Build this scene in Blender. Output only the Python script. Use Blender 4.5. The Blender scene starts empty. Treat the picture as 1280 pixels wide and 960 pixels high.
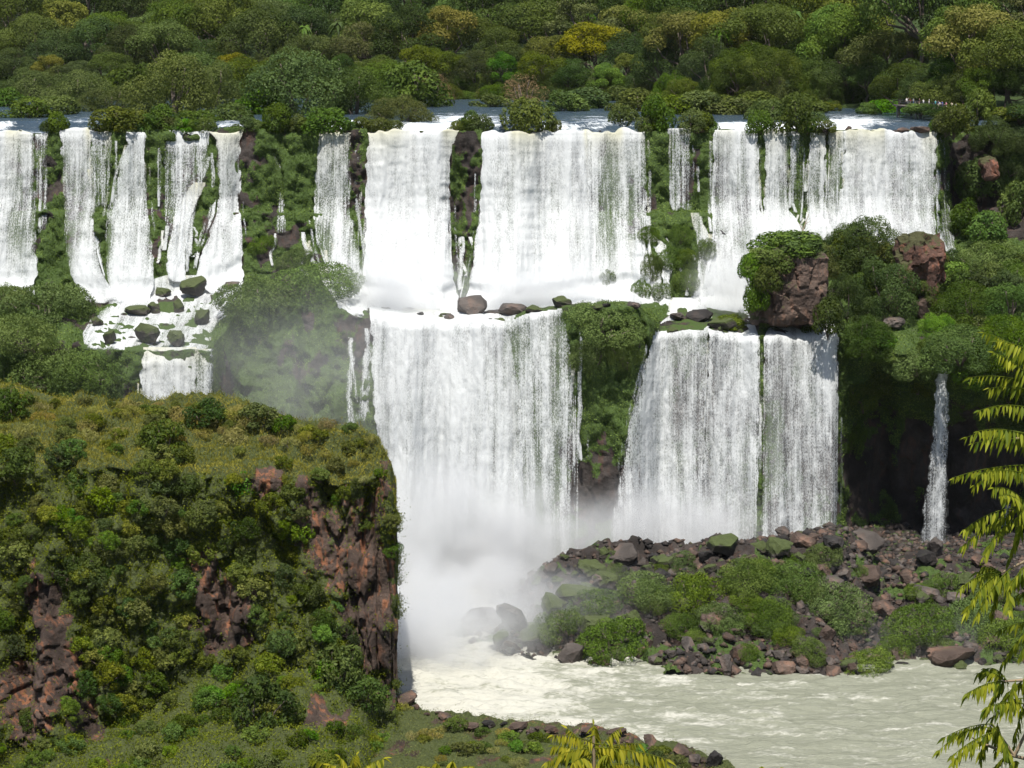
import bpy, bmesh, math, random
import numpy as np
from mathutils import Vector, Matrix, Euler
from mathutils.bvhtree import BVHTree

# ------------------------------------------------------------------ camera, sky, sun
S = bpy.context.scene
CAMZ = 96.0; PITCH = math.radians(8.8); FPX = 2772.0      # metres above the lower river, downward tilt, focal length in photo pixels
cam_d = bpy.data.cameras.new('camera'); cam = bpy.data.objects.new('camera', cam_d)
S.collection.objects.link(cam); S.camera = cam
cam.location = (0, 0, CAMZ); cam.rotation_euler = (math.pi/2 - PITCH, 0, 0)
cam_d.sensor_width = 36.0; cam_d.lens = 36.0*FPX/1280.0
cam_d.clip_start = 0.2; cam_d.clip_end = 6000

SUN_EL, SUN_AZ = math.radians(66), math.radians(186)     # azimuth clockwise from +Y: behind the camera, to its left
sun_dir = Vector((math.sin(SUN_AZ)*math.cos(SUN_EL), math.cos(SUN_AZ)*math.cos(SUN_EL), math.sin(SUN_EL)))
W = bpy.data.worlds.new('World'); S.world = W; W.use_nodes = True
wn = W.node_tree.nodes; wl = W.node_tree.links; wn.clear()
sk = wn.new('ShaderNodeTexSky'); sk.sky_type = 'NISHITA'; sk.sun_disc = False
sk.sun_elevation = SUN_EL; sk.sun_rotation = SUN_AZ; sk.altitude = 200; sk.air_density = 1.0; sk.dust_density = 1.5
bg = wn.new('ShaderNodeBackground'); bg.inputs['Strength'].default_value = 0.075
wo = wn.new('ShaderNodeOutputWorld')
wl.new(sk.outputs[0], bg.inputs[0]); wl.new(bg.outputs[0], wo.inputs[0])
sl = bpy.data.lights.new('sun', 'SUN'); sl.energy = 4.6; sl.angle = math.radians(0.5); sl.color = (1.0, 0.955, 0.88)
so = bpy.data.objects.new('sun', sl); S.collection.objects.link(so)
so.rotation_euler = sun_dir.to_track_quat('Z', 'Y').to_euler(); so.location = (-60, -40, 200)
S.view_settings.view_transform = 'Standard'; S.view_settings.look = 'None'
S.view_settings.gamma = 1.0; S.view_settings.exposure = 0.75; S.view_settings.use_curve_mapping = False
cy = S.cycles
cy.use_denoising = True; cy.max_bounces = 6; cy.diffuse_bounces = 3; cy.glossy_bounces = 2
cy.transmission_bounces = 3; cy.transparent_max_bounces = 12; cy.volume_bounces = 2
cy.volume_step_rate = 1.0; cy.volume_max_steps = 96
try: cy.denoiser = 'OPENIMAGEDENOISE'
except Exception: pass

# ------------------------------------------------------------------ numeric helpers
CT, ST = math.cos(PITCH), math.sin(PITCH)
def ray(px, py):
    px = np.asarray(px, float); py = np.asarray(py, float)
    a = (px-640.0)/FPX; b = (480.0-py)/FPX
    return np.stack([a+0*b, CT+b*ST+0*a, -ST+b*CT+0*a], -1)
def at_y(px, py, Y):
    d = ray(px, py); t = np.asarray(Y, float)/d[..., 1]
    return d*t[..., None] + np.array([0, 0, CAMZ])
def at_z(px, py, Z):
    d = ray(px, py); t = (np.asarray(Z, float)-CAMZ)/d[..., 2]
    return d*t[..., None] + np.array([0, 0, CAMZ])
def y_of_z(px, py, Z): return float(at_z(px, py, Z)[..., 1])
def project(P):
    P = np.asarray(P, float); x, y, z = P[..., 0], P[..., 1], P[..., 2]-CAMZ
    w = y*CT - z*ST; u = y*ST + z*CT
    return 640+FPX*x/w, 480-FPX*u/w

def _hash(ix, iy, iz, seed):
    h = (ix.astype(np.uint32)*np.uint32(374761393) + iy.astype(np.uint32)*np.uint32(668265263)
         + iz.astype(np.uint32)*np.uint32(2246822519) + np.uint32((seed*3266489917) & 0xffffffff))
    h ^= h >> np.uint32(15); h *= np.uint32(2246822519); h ^= h >> np.uint32(13); h *= np.uint32(3266489917); h ^= h >> np.uint32(16)
    return h.astype(np.float64)/4294967295.0
def vnoise(p, seed=0):
    i = np.floor(p).astype(np.int64); f = p-i; f = f*f*f*(f*(f*6-15)+10)
    i = i & 0xffffffff
    r = 0
    for dx in (0, 1):
        wx = f[:, 0] if dx else 1-f[:, 0]
        for dy in (0, 1):
            wy = f[:, 1] if dy else 1-f[:, 1]
            for dz in (0, 1):
                wz = f[:, 2] if dz else 1-f[:, 2]
                r = r + wx*wy*wz*_hash((i[:, 0]+dx) & 0xffffffff, (i[:, 1]+dy) & 0xffffffff, (i[:, 2]+dz) & 0xffffffff, seed)
    return r*2-1
def fbm(p, octaves=4, seed=0, gain=0.5):
    a, s, r = 1.0, 1.0, 0
    for o in range(octaves):
        r = r + a*vnoise(p*s+o*17.3, seed+o); a *= gain; s *= 2.03
    return r
def cells(p, seed=0):
    """F1 distance, F2-F1 and a random value of the nearest cell"""
    i = np.floor(p).astype(np.int64); n = len(p)
    f1 = np.full(n, 9.0); f2 = np.full(n, 9.0); rv = np.zeros(n)
    for dx in (-1, 0, 1):
        for dy in (-1, 0, 1):
            for dz in (-1, 0, 1):
                c = i+np.array([dx, dy, dz]); m = c & 0xffffffff
                q = np.stack([_hash(m[:, 0], m[:, 1], m[:, 2], seed+k) for k in (1, 2, 3)], 1)+c
                d = np.sqrt(((p-q)**2).sum(1)); r = _hash(m[:, 0], m[:, 1], m[:, 2], seed+9)
                nearer = d < f1
                f2 = np.where(nearer, f1, np.minimum(f2, d)); rv = np.where(nearer, r, rv); f1 = np.where(nearer, d, f1)
    return f1, f2-f1, rv
def sstep(a, b, x):
    t = np.clip((x-a)/(b-a), 0, 1); return t*t*(3-2*t)

# ------------------------------------------------------------------ mesh helpers
COL = S.collection
def mesh_np(name, V, F, mats=(), smooth=False, attrs=None, uv=None, fmat=None):
    """V (n,3), F (m,k) with k = 3 or 4 -> mesh data"""
    V = np.ascontiguousarray(V, np.float32); F = np.ascontiguousarray(F, np.int32)
    me = bpy.data.meshes.new(name); m, k = F.shape
    me.vertices.add(len(V)); me.vertices.foreach_set('co', V.ravel())
    me.loops.add(m*k); me.loops.foreach_set('vertex_index', F.ravel())
    me.polygons.add(m); me.polygons.foreach_set('loop_start', np.arange(0, m*k, k, dtype=np.int32))
    try: me.polygons.foreach_set('loop_total', np.full(m, k, np.int32))
    except Exception: pass
    for mt in mats: me.materials.append(mt)
    if fmat is not None: me.polygons.foreach_set('material_index', np.asarray(fmat, np.int32))
    me.update(calc_edges=True)
    if smooth: me.polygons.foreach_set('use_smooth', np.ones(m, bool))
    for nm, a in (attrs or {}).items():
        at = me.attributes.new(nm, 'FLOAT', 'POINT'); at.data.foreach_set('value', np.ascontiguousarray(a, np.float32))
    if uv is not None:
        l = me.uv_layers.new(name='flow'); l.data.foreach_set('uv', np.ascontiguousarray(uv[F.ravel()], np.float32).ravel())
    return me
def grid_faces(nr, nc):
    a = np.arange(nr*nc).reshape(nr, nc)
    return np.stack([a[:-1, :-1], a[1:, :-1], a[1:, 1:], a[:-1, 1:]], -1).reshape(-1, 4)
def link(name, data, parent=None, loc=None, rot=None, scale=None):
    o = bpy.data.objects.new(name, data); COL.objects.link(o)
    if parent is not None: o.parent = parent
    if loc is not None: o.location = loc
    if rot is not None: o.rotation_euler = rot
    if scale is not None: o.scale = scale
    return o
def tag(o, label, cat, group=None):
    o['label'] = label; o['category'] = cat
    if group: o['group'] = group
    return o
def setting(o, kind='structure'): o['kind'] = kind; return o
def stuff(o, label, cat): o['kind'] = 'stuff'; o['label'] = label; o['category'] = cat; return o
class MB:
    """collects pieces of one mesh"""
    def __init__(s): s.V = []; s.F = []; s.n = 0; s.A = []
    def add(s, V, F, a=0.5):
        V = np.asarray(V, float); s.V.append(V); s.F.append(np.asarray(F)+s.n); s.n += len(V)
        s.A.append(np.full(len(V), a) if np.isscalar(a) else np.asarray(a))
    def tube(s, pts, radii, sides=6, a=0.5):
        pts = np.asarray(pts, float); n = len(pts); r = np.broadcast_to(radii, n)
        t = np.gradient(pts, axis=0); t /= np.linalg.norm(t, axis=1)[:, None]+1e-9
        up = np.where(np.abs(t[:, 2:3]) > .9, np.array([[1., 0, 0]]), np.array([[0, 0, 1.]]))
        u = np.cross(t, up); u /= np.linalg.norm(u, axis=1)[:, None]+1e-9; w = np.cross(t, u)
        ang = np.linspace(0, 2*math.pi, sides, endpoint=False)
        V = pts[:, None]+r[:, None, None]*(np.cos(ang)[None, :, None]*u[:, None]+np.sin(ang)[None, :, None]*w[:, None])
        k = np.arange(n*sides).reshape(n, sides); k2 = np.roll(k, -1, 1)
        F = np.stack([k[:-1], k2[:-1], k2[1:], k[1:]], -1).reshape(-1, 4)
        V = V.reshape(-1, 3)
        caps = np.array([[0, sides-1, sides-2, 1]]) if sides >= 4 else np.zeros((0, 4), int)
        e = (n-1)*sides
        caps2 = np.array([[e, e+1, e+sides-2, e+sides-1]]) if sides >= 4 else caps
        s.add(V, np.concatenate([F, caps, caps2]), a)
    def box(s, c, h, rot=None, a=0.5):
        q = np.array([[x, y, z] for x in (-1, 1) for y in (-1, 1) for z in (-1, 1)], float)*np.asarray(h)
        if rot is not None: q = q@np.array(Euler(rot).to_matrix()).T
        s.add(q+np.asarray(c), [[0, 1, 3, 2], [4, 6, 7, 5], [0, 4, 5, 1], [2, 3, 7, 6], [0, 2, 6, 4], [1, 5, 7, 3]], a)
    def data(s, name, mats, smooth=False):
        return mesh_np(name, np.concatenate(s.V), np.concatenate(s.F), mats, smooth, {'shade': np.concatenate(s.A)})

# ------------------------------------------------------------------ materials
def new_mat(name):
    m = bpy.data.materials.new(name); m.use_nodes = True; n = m.node_tree.nodes; n.clear()
    out = n.new('ShaderNodeOutputMaterial'); return m, n, m.node_tree.links, out
def _in(l, sock, v):
    if hasattr(v, 'is_output'): l.new(v, sock)
    else: sock.default_value = v
def math_(n, l, op, a, b=0.0, clamp=False):
    k = n.new('ShaderNodeMath'); k.operation = op; k.use_clamp = clamp
    _in(l, k.inputs[0], a); _in(l, k.inputs[1], b); return k.outputs[0]
def madd(n, l, a, b, c):
    k = n.new('ShaderNodeMath'); k.operation = 'MULTIPLY_ADD'
    _in(l, k.inputs[0], a); _in(l, k.inputs[1], b); _in(l, k.inputs[2], c); return k.outputs[0]
def mixc(n, l, f, a, b, mode='MIX'):
    k = n.new('ShaderNodeMix'); k.data_type = 'RGBA'; k.blend_type = mode
    _in(l, k.inputs[0], f)
    for s_, v in ((6, a), (7, b)):
        if hasattr(v, 'is_output'): l.new(v, k.inputs[s_])
        else: k.inputs[s_].default_value = (*v, 1)
    return k.outputs[2]
def ramp(n, l, v, stops):
    k = n.new('ShaderNodeMapRange'); k.interpolation_type = 'SMOOTHSTEP'
    _in(l, k.inputs[0], v); k.inputs[1].default_value, k.inputs[2].default_value = stops
    return k.outputs[0]
def noise(n, l, vec, scale, detail=3, rough=0.55, dim='3D'):
    k = n.new('ShaderNodeTexNoise'); k.noise_dimensions = dim
    if vec is not None: l.new(vec, k.inputs['Vector'])
    k.inputs['Scale'].default_value = scale; k.inputs['Detail'].default_value = detail; k.inputs['Roughness'].default_value = rough
    return k.outputs[0]
def scaled(n, l, vec, s_):
    k = n.new('ShaderNodeVectorMath'); k.operation = 'MULTIPLY'; l.new(vec, k.inputs[0]); k.inputs[1].default_value = s_; return k.outputs[0]
def attr(n, name): k = n.new('ShaderNodeAttribute'); k.attribute_name = name; return k.outputs['Fac']
def coord(n, which='Object'): return n.new('ShaderNodeTexCoord').outputs[which]
def geo(n, which='Position'): return n.new('ShaderNodeNewGeometry').outputs[which]
def bump(n, l, h, strength, dist, normal=None):
    k = n.new('ShaderNodeBump'); k.inputs['Strength'].default_value = strength; k.inputs['Distance'].default_value = dist
    l.new(h, k.inputs['Height'])
    if normal is not None: l.new(normal, k.inputs['Normal'])
    return k.outputs[0]

def leaf_mat(name, c_dark, c_light, trans=0.3, rnd=0.25, hue=0.03):
    """leaf colour runs between two greens by leaf, every plant shifted a little"""
    m, n, l, out = new_mat(name)
    c = mixc(n, l, attr(n, 'shade'), c_dark, c_light)
    oi = n.new('ShaderNodeObjectInfo').outputs['Random']
    h = n.new('ShaderNodeHueSaturation'); l.new(c, h.inputs['Color'])
    l.new(madd(n, l, oi, 2*hue, .5-hue), h.inputs['Hue'])
    r2 = math_(n, l, 'FRACT', math_(n, l, 'MULTIPLY', oi, 7.13))
    l.new(madd(n, l, r2, 2*rnd, 1-rnd), h.inputs['Value'])
    r3 = math_(n, l, 'FRACT', math_(n, l, 'MULTIPLY', oi, 13.7))
    l.new(madd(n, l, r3, .35, .95), h.inputs['Saturation'])
    b = n.new('ShaderNodeBsdfPrincipled'); l.new(h.outputs[0], b.inputs['Base Color'])
    b.inputs['Roughness'].default_value = 0.6; b.inputs['Specular IOR Level'].default_value = 0.14
    t = n.new('ShaderNodeBsdfTranslucent'); l.new(mixc(n, l, .5, h.outputs[0], (.14, .2, .02)), t.inputs['Color'])
    mx = n.new('ShaderNodeMixShader'); mx.inputs[0].default_value = trans
    l.new(b.outputs[0], mx.inputs[1]); l.new(t.outputs[0], mx.inputs[2]); l.new(mx.outputs[0], out.inputs[0]); return m
def rock_mat(name, base=(.055, .038, .03), red=(.2, .075, .035), pale=(.2, .18, .16), redness=.5, mossc=(.045, .075, .016), sc=1.0):
    m, n, l, out = new_mat(name); p = geo(n) if sc < 1.5 else coord(n)
    big = noise(n, l, p, .16*sc, 4); mid = noise(n, l, p, .7*sc, 5, .65); fine = noise(n, l, p, 3.2*sc, 5, .7)
    streak = noise(n, l, scaled(n, l, p, (.9, .9, .12)), .9*sc, 4, .6)
    c = mixc(n, l, mid, tuple(v*.45 for v in base), tuple(v*1.7 for v in base))
    c = mixc(n, l, math_(n, l, 'MULTIPLY', ramp(n, l, streak, (.50, .63)), redness), c, red)
    c = mixc(n, l, math_(n, l, 'MULTIPLY', ramp(n, l, fine, (.6, .74)), .55), c, pale)
    c = mixc(n, l, ramp(n, l, big, (.58, .36)), c, tuple(v*.5 for v in base))
    mo = attr(n, 'moss')
    mf = ramp(n, l, math_(n, l, 'ADD', mo, madd(n, l, mid, .9, -.45)), (.45, .62))
    mc = mixc(n, l, fine, tuple(v*.55 for v in mossc), tuple(v*1.6 for v in mossc))
    c = mixc(n, l, mf, c, mc)
    b = n.new('ShaderNodeBsdfPrincipled'); l.new(c, b.inputs['Base Color']); b.inputs['Roughness'].default_value = .8
    b.inputs['Specular IOR Level'].default_value = .25
    l.new(bump(n, l, fine, .9, .35/sc, bump(n, l, mid, .7, .8/sc)), b.inputs['Normal']); l.new(b.outputs[0], out.inputs[0]); return m
def flat_mat(name, col, rough=.6, metal=0., var=.3, sc=4.0):
    m, n, l, out = new_mat(name); f = noise(n, l, coord(n), sc, 4, .6)
    b = n.new('ShaderNodeBsdfPrincipled')
    l.new(mixc(n, l, f, tuple(v*(1-var) for v in col), tuple(min(1, v*(1+var)) for v in col)), b.inputs['Base Color'])
    b.inputs['Roughness'].default_value = rough; b.inputs['Metallic'].default_value = metal
    l.new(b.outputs[0], out.inputs[0]); return m

def fall_mat():
    """falling water: white broken strands over a sheet thin enough to see the rock through"""
    m, n, l, out = new_mat('falling_water')
    uvn = n.new('ShaderNodeUVMap'); uvn.uv_map = 'flow'; uv = uvn.outputs[0]
    d = attr(n, 'dens'); lipf = attr(n, 'lip')
    wide = noise(n, l, scaled(n, l, uv, (.30, .022, 1)), 1.0, 3, .6)
    strand = noise(n, l, scaled(n, l, uv, (2.6, .05, 1)), 1.0, 4, .75)
    clump = noise(n, l, scaled(n, l, uv, (.8, .25, 1)), 1.0, 5, .72)
    speck = noise(n, l, scaled(n, l, uv, (4.6, 2.3, 1)), 1.0, 2, .7)
    ws = madd(n, l, d, -1.6, 2.2)                              # thin water falls in threads, thick water in clots
    t = math_(n, l, 'MULTIPLY', math_(n, l, 'SUBTRACT', wide, .5), 1.9)
    t = math_(n, l, 'ADD', t, math_(n, l, 'MULTIPLY', math_(n, l, 'SUBTRACT', strand, .5), ws))
    t = math_(n, l, 'ADD', t, math_(n, l, 'MULTIPLY', math_(n, l, 'SUBTRACT', clump, .5), 1.1))
    t = math_(n, l, 'ADD', t, math_(n, l, 'MULTIPLY', math_(n, l, 'SUBTRACT', speck, .5), 1.4))
    v = math_(n, l, 'ADD', math_(n, l, 'MULTIPLY', t, 1.35), d)
    a = ramp(n, l, v, (.10, 1.20))
    fine = ramp(n, l, noise(n, l, scaled(n, l, uv, (1.1, .05, 1)), 1.0, 3, .6), (.25, .6))
    veil = math_(n, l, 'MULTIPLY', ramp(n, l, d, (.40, 1.0)), madd(n, l, fine, .36, .16))      # blown spray between the strands
    a = math_(n, l, 'ADD', a, math_(n, l, 'MULTIPLY', math_(n, l, 'SUBTRACT', 1.0, a), veil))
    col = mixc(n, l, lipf, (.60, .62, .625), (.52, .505, .36))
    dif = n.new('ShaderNodeBsdfDiffuse'); l.new(col, dif.inputs['Color'])
    tr = n.new('ShaderNodeBsdfTranslucent'); l.new(col, tr.inputs['Color'])
    nm = bump(n, l, clump, .5, .7, bump(n, l, wide, .5, 1.2)); l.new(nm, dif.inputs['Normal'])
    mx = n.new('ShaderNodeMixShader'); mx.inputs[0].default_value = .25; l.new(dif.outputs[0], mx.inputs[1]); l.new(tr.outputs[0], mx.inputs[2])
    tp = n.new('ShaderNodeBsdfTransparent'); m2 = n.new('ShaderNodeMixShader')
    l.new(math_(n, l, 'MULTIPLY', a, .97), m2.inputs[0]); l.new(tp.outputs[0], m2.inputs[1]); l.new(mx.outputs[0], m2.inputs[2])
    l.new(m2.outputs[0], out.inputs[0]); return m
def river_mat(name, water, foam, rough, sx, sy):
    m, n, l, out = new_mat(name); p = geo(n)
    f = attr(n, 'foam')
    a = noise(n, l, scaled(n, l, p, (sx, sy, 1)), 1.0, 7, .7); b2 = noise(n, l, scaled(n, l, p, (sx*6, sy*6, 1)), 1.0, 5, .75)
    v = math_(n, l, 'ADD', f, math_(n, l, 'MULTIPLY', math_(n, l, 'SUBTRACT', math_(n, l, 'ADD', a, math_(n, l, 'MULTIPLY', b2, 1.0)), 1.0), 1.9))
    fo = ramp(n, l, v, (.28, .92))
    c = mixc(n, l, fo, water, foam)
    b = n.new('ShaderNodeBsdfPrincipled'); l.new(c, b.inputs['Base Color'])
    l.new(madd(n, l, fo, .5, rough), b.inputs['Roughness'])
    b.inputs['IOR'].default_value = 1.33
    l.new(bump(n, l, b2, .8, .35, bump(n, l, a, .6, .8)), b.inputs['Normal']); l.new(b.outputs[0], out.inputs[0]); return m
def mist_mat(name, dens, sc=.07, lo=.34, hi=.72, power=1.0):
    """spray hanging in the air: thickest in the middle of the plume, torn by noise"""
    m, n, l, out = new_mat(name); o = coord(n)
    ln = n.new('ShaderNodeVectorMath'); ln.operation = 'LENGTH'; l.new(o, ln.inputs[0])
    fall = math_(n, l, 'POWER', ramp(n, l, ln.outputs['Value'], (1.0, .0)), 1.3)
    nz = ramp(n, l, noise(n, l, geo(n), sc, 4, .6), (lo, hi))
    k = math_(n, l, 'MULTIPLY', math_(n, l, 'MULTIPLY', fall, nz), dens)
    v = n.new('ShaderNodeVolumePrincipled'); v.inputs['Color'].default_value = (.97, .98, .99, 1); v.inputs['Anisotropy'].default_value = .2
    l.new(k, v.inputs['Density']); l.new(v.outputs[0], out.inputs['Volume'])
    return m

# ------------------------------------------------------------------ the main cliff: profiles read off the photograph, column by column
ZU = 78.0                                                  # level of the upper river
def PL(py): return y_of_z(640, py, -1.2)                   # where the lower river's bed meets that line of sight
# column: lip, ledge (back, front), foot of upper drop, shelf, lower lip, lower face, foot, rubble crest, shore   (py, distance)
KEYS = {
 -120: [(162,446),(262,443),(266,441),(350,436),(395,420),(436,402),(560,398),(720,392),(735,385),(760,366)],
    0: [(163,446),(262,443),(266,441),(350,436),(395,420),(436,402),(560,398),(720,392),(735,385),(760,366)],
  110: [(163,446),(262,443),(266,441),(372,432),(405,415),(436,400),(560,396),(720,392),(735,385),(760,366)],
  262: [(160,446),(262,443),(266,441),(362,432),(405,415),(438,400),(560,396),(720,392),(735,385),(760,366)],
  300: [(160,447),(262,445),(266,442),(340,436),(360,424),(385,416),(560,404),(720,394),(735,385),(760,366)],
  380: [(161,447),(262,445),(267,441),(345,434),(362,424),(380,416),(560,404),(720,394),(735,385),(760,366)],
  455: [(165,445),(264,442),(267,441),(375,428),(388,418),(400,411),(560,404),(740,396),(750,390),(775,362)],
  550: [(165,445),(264,442),(267,441),(385,426),(394,417),(404,410),(560,405),(745,398),(755,385),(805,0)],
  575: [(163,448),(264,447),(267,445),(372,432),(388,418),(402,410),(560,405),(745,398),(755,384),(810,0)],
  605: [(166,446),(264,443),(267,442),(385,427),(392,417),(401,410),(560,405),(735,398),(745,380),(818,0)],
  640: [(168,444),(264,441),(267,440),(385,426),(391,416),(399,409),(560,404),(725,398),(732,374),(830,0)],
  700: [(168,444),(264,441),(267,440),(382,427),(385,416),(388,407),(560,402),(705,398),(690,364),(842,0)],
  730: [(167,444),(264,441),(267,440),(376,428),(380,414),(383,404),(560,400),(702,397),(685,364),(845,0)],
  790: [(166,444),(264,441),(267,440),(368,428),(376,414),(383,403),(560,399),(700,396),(680,365),(850,0)],
  825: [(162,447),(262,445),(266,441),(376,427),(398,416),(413,408),(560,405),(700,400),(690,364),(853,0)],
  870: [(160,448),(262,446),(266,441),(380,427),(400,416),(415,408),(560,405),(698,400),(688,363),(854,0)],
  900: [(160,446),(262,443),(266,441),(385,427),(402,416),(417,408),(560,404),(692,400),(680,361),(854,0)],
  950: [(160,446),(262,443),(266,441),(392,426),(408,415),(422,408),(560,404),(680,400),(676,360),(854,0)],
 1040: [(160,447),(262,444),(266,442),(340,434),(385,420),(416,409),(560,405),(660,402),(664,366),(855,0)],
 1062: [(160,447),(262,444),(266,442),(340,434),(390,418),(425,407),(520,416),(665,418),(668,372),(855,0)],
 1100: [(160,447),(262,444),(266,442),(335,434),(395,418),(440,405),(525,419),(660,423),(705,374),(853,0)],
 1172: [(160,447),(262,444),(266,442),(330,436),(400,418),(455,404),(525,419),(660,423),(716,370),(848,0)],
 1192: [(163,456),(262,454),(266,452),(315,442),(392,421),(459,403),(530,418),(660,422),(716,370),(845,0)],
 1290: [(160,458),(255,455),(260,453),(305,440),(385,418),(468,400),(535,414),(660,418),(710,370),(838,0)],
 1420: [(160,458),(255,455),(260,453),(305,440),(385,418),(468,400),(535,414),(660,418),(710,370),(830,0)],
}
KX = np.array(sorted(KEYS), float)
KP = np.array([[[p[0], p[1] if p[1] else PL(p[0])] for p in KEYS[int(k)]] for k in KX])     # (nk, 10, 2)
def profile(px):
    px = np.asarray(px, float)
    pr = np.stack([np.stack([np.interp(px, KX, KP[:, j, c]) for c in (0, 1)], -1) for j in range(KP.shape[1])], -2)   # (...,10,2)
    w = lambda sc, sd: fbm(np.stack([px.ravel()/sc, px.ravel()*0, px.ravel()*0], 1), 3, sd).reshape(px.shape)
    a, b, c, d = w(26, 901), w(70, 902), w(30, 903), w(50, 904)
    pr[..., 0, 0] += 2.2*a; pr[..., 5, 0] += 3.0*c; pr[..., 4, 0] += 2*c
    for j in (0, 1, 2, 3): pr[..., j, 1] += 2.6*b+(1.0*a if j == 0 else 0)
    for j in (5, 6, 7): pr[..., j, 1] += 2.2*d
    return pr
def cliff_y(px, py):
    """distance of the bare rock face behind a pixel (upper lip down to the foot of the lower drop)"""
    px = np.asarray(px, float).ravel(); py = np.asarray(py, float).ravel(); pr = profile(px)
    out = np.where(py <= pr[:, 0, 0], pr[:, 0, 1], pr[:, 7, 1])
    for j in range(7):
        a, b = pr[:, j, 0], pr[:, j+1, 0]; m = (py >= a) & (py <= b)
        t = (py-a)/np.maximum(b-a, 1e-3); out = np.where(m, pr[:, j, 1]*(1-t)+pr[:, j+1, 1]*t, out)
    return out

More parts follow.
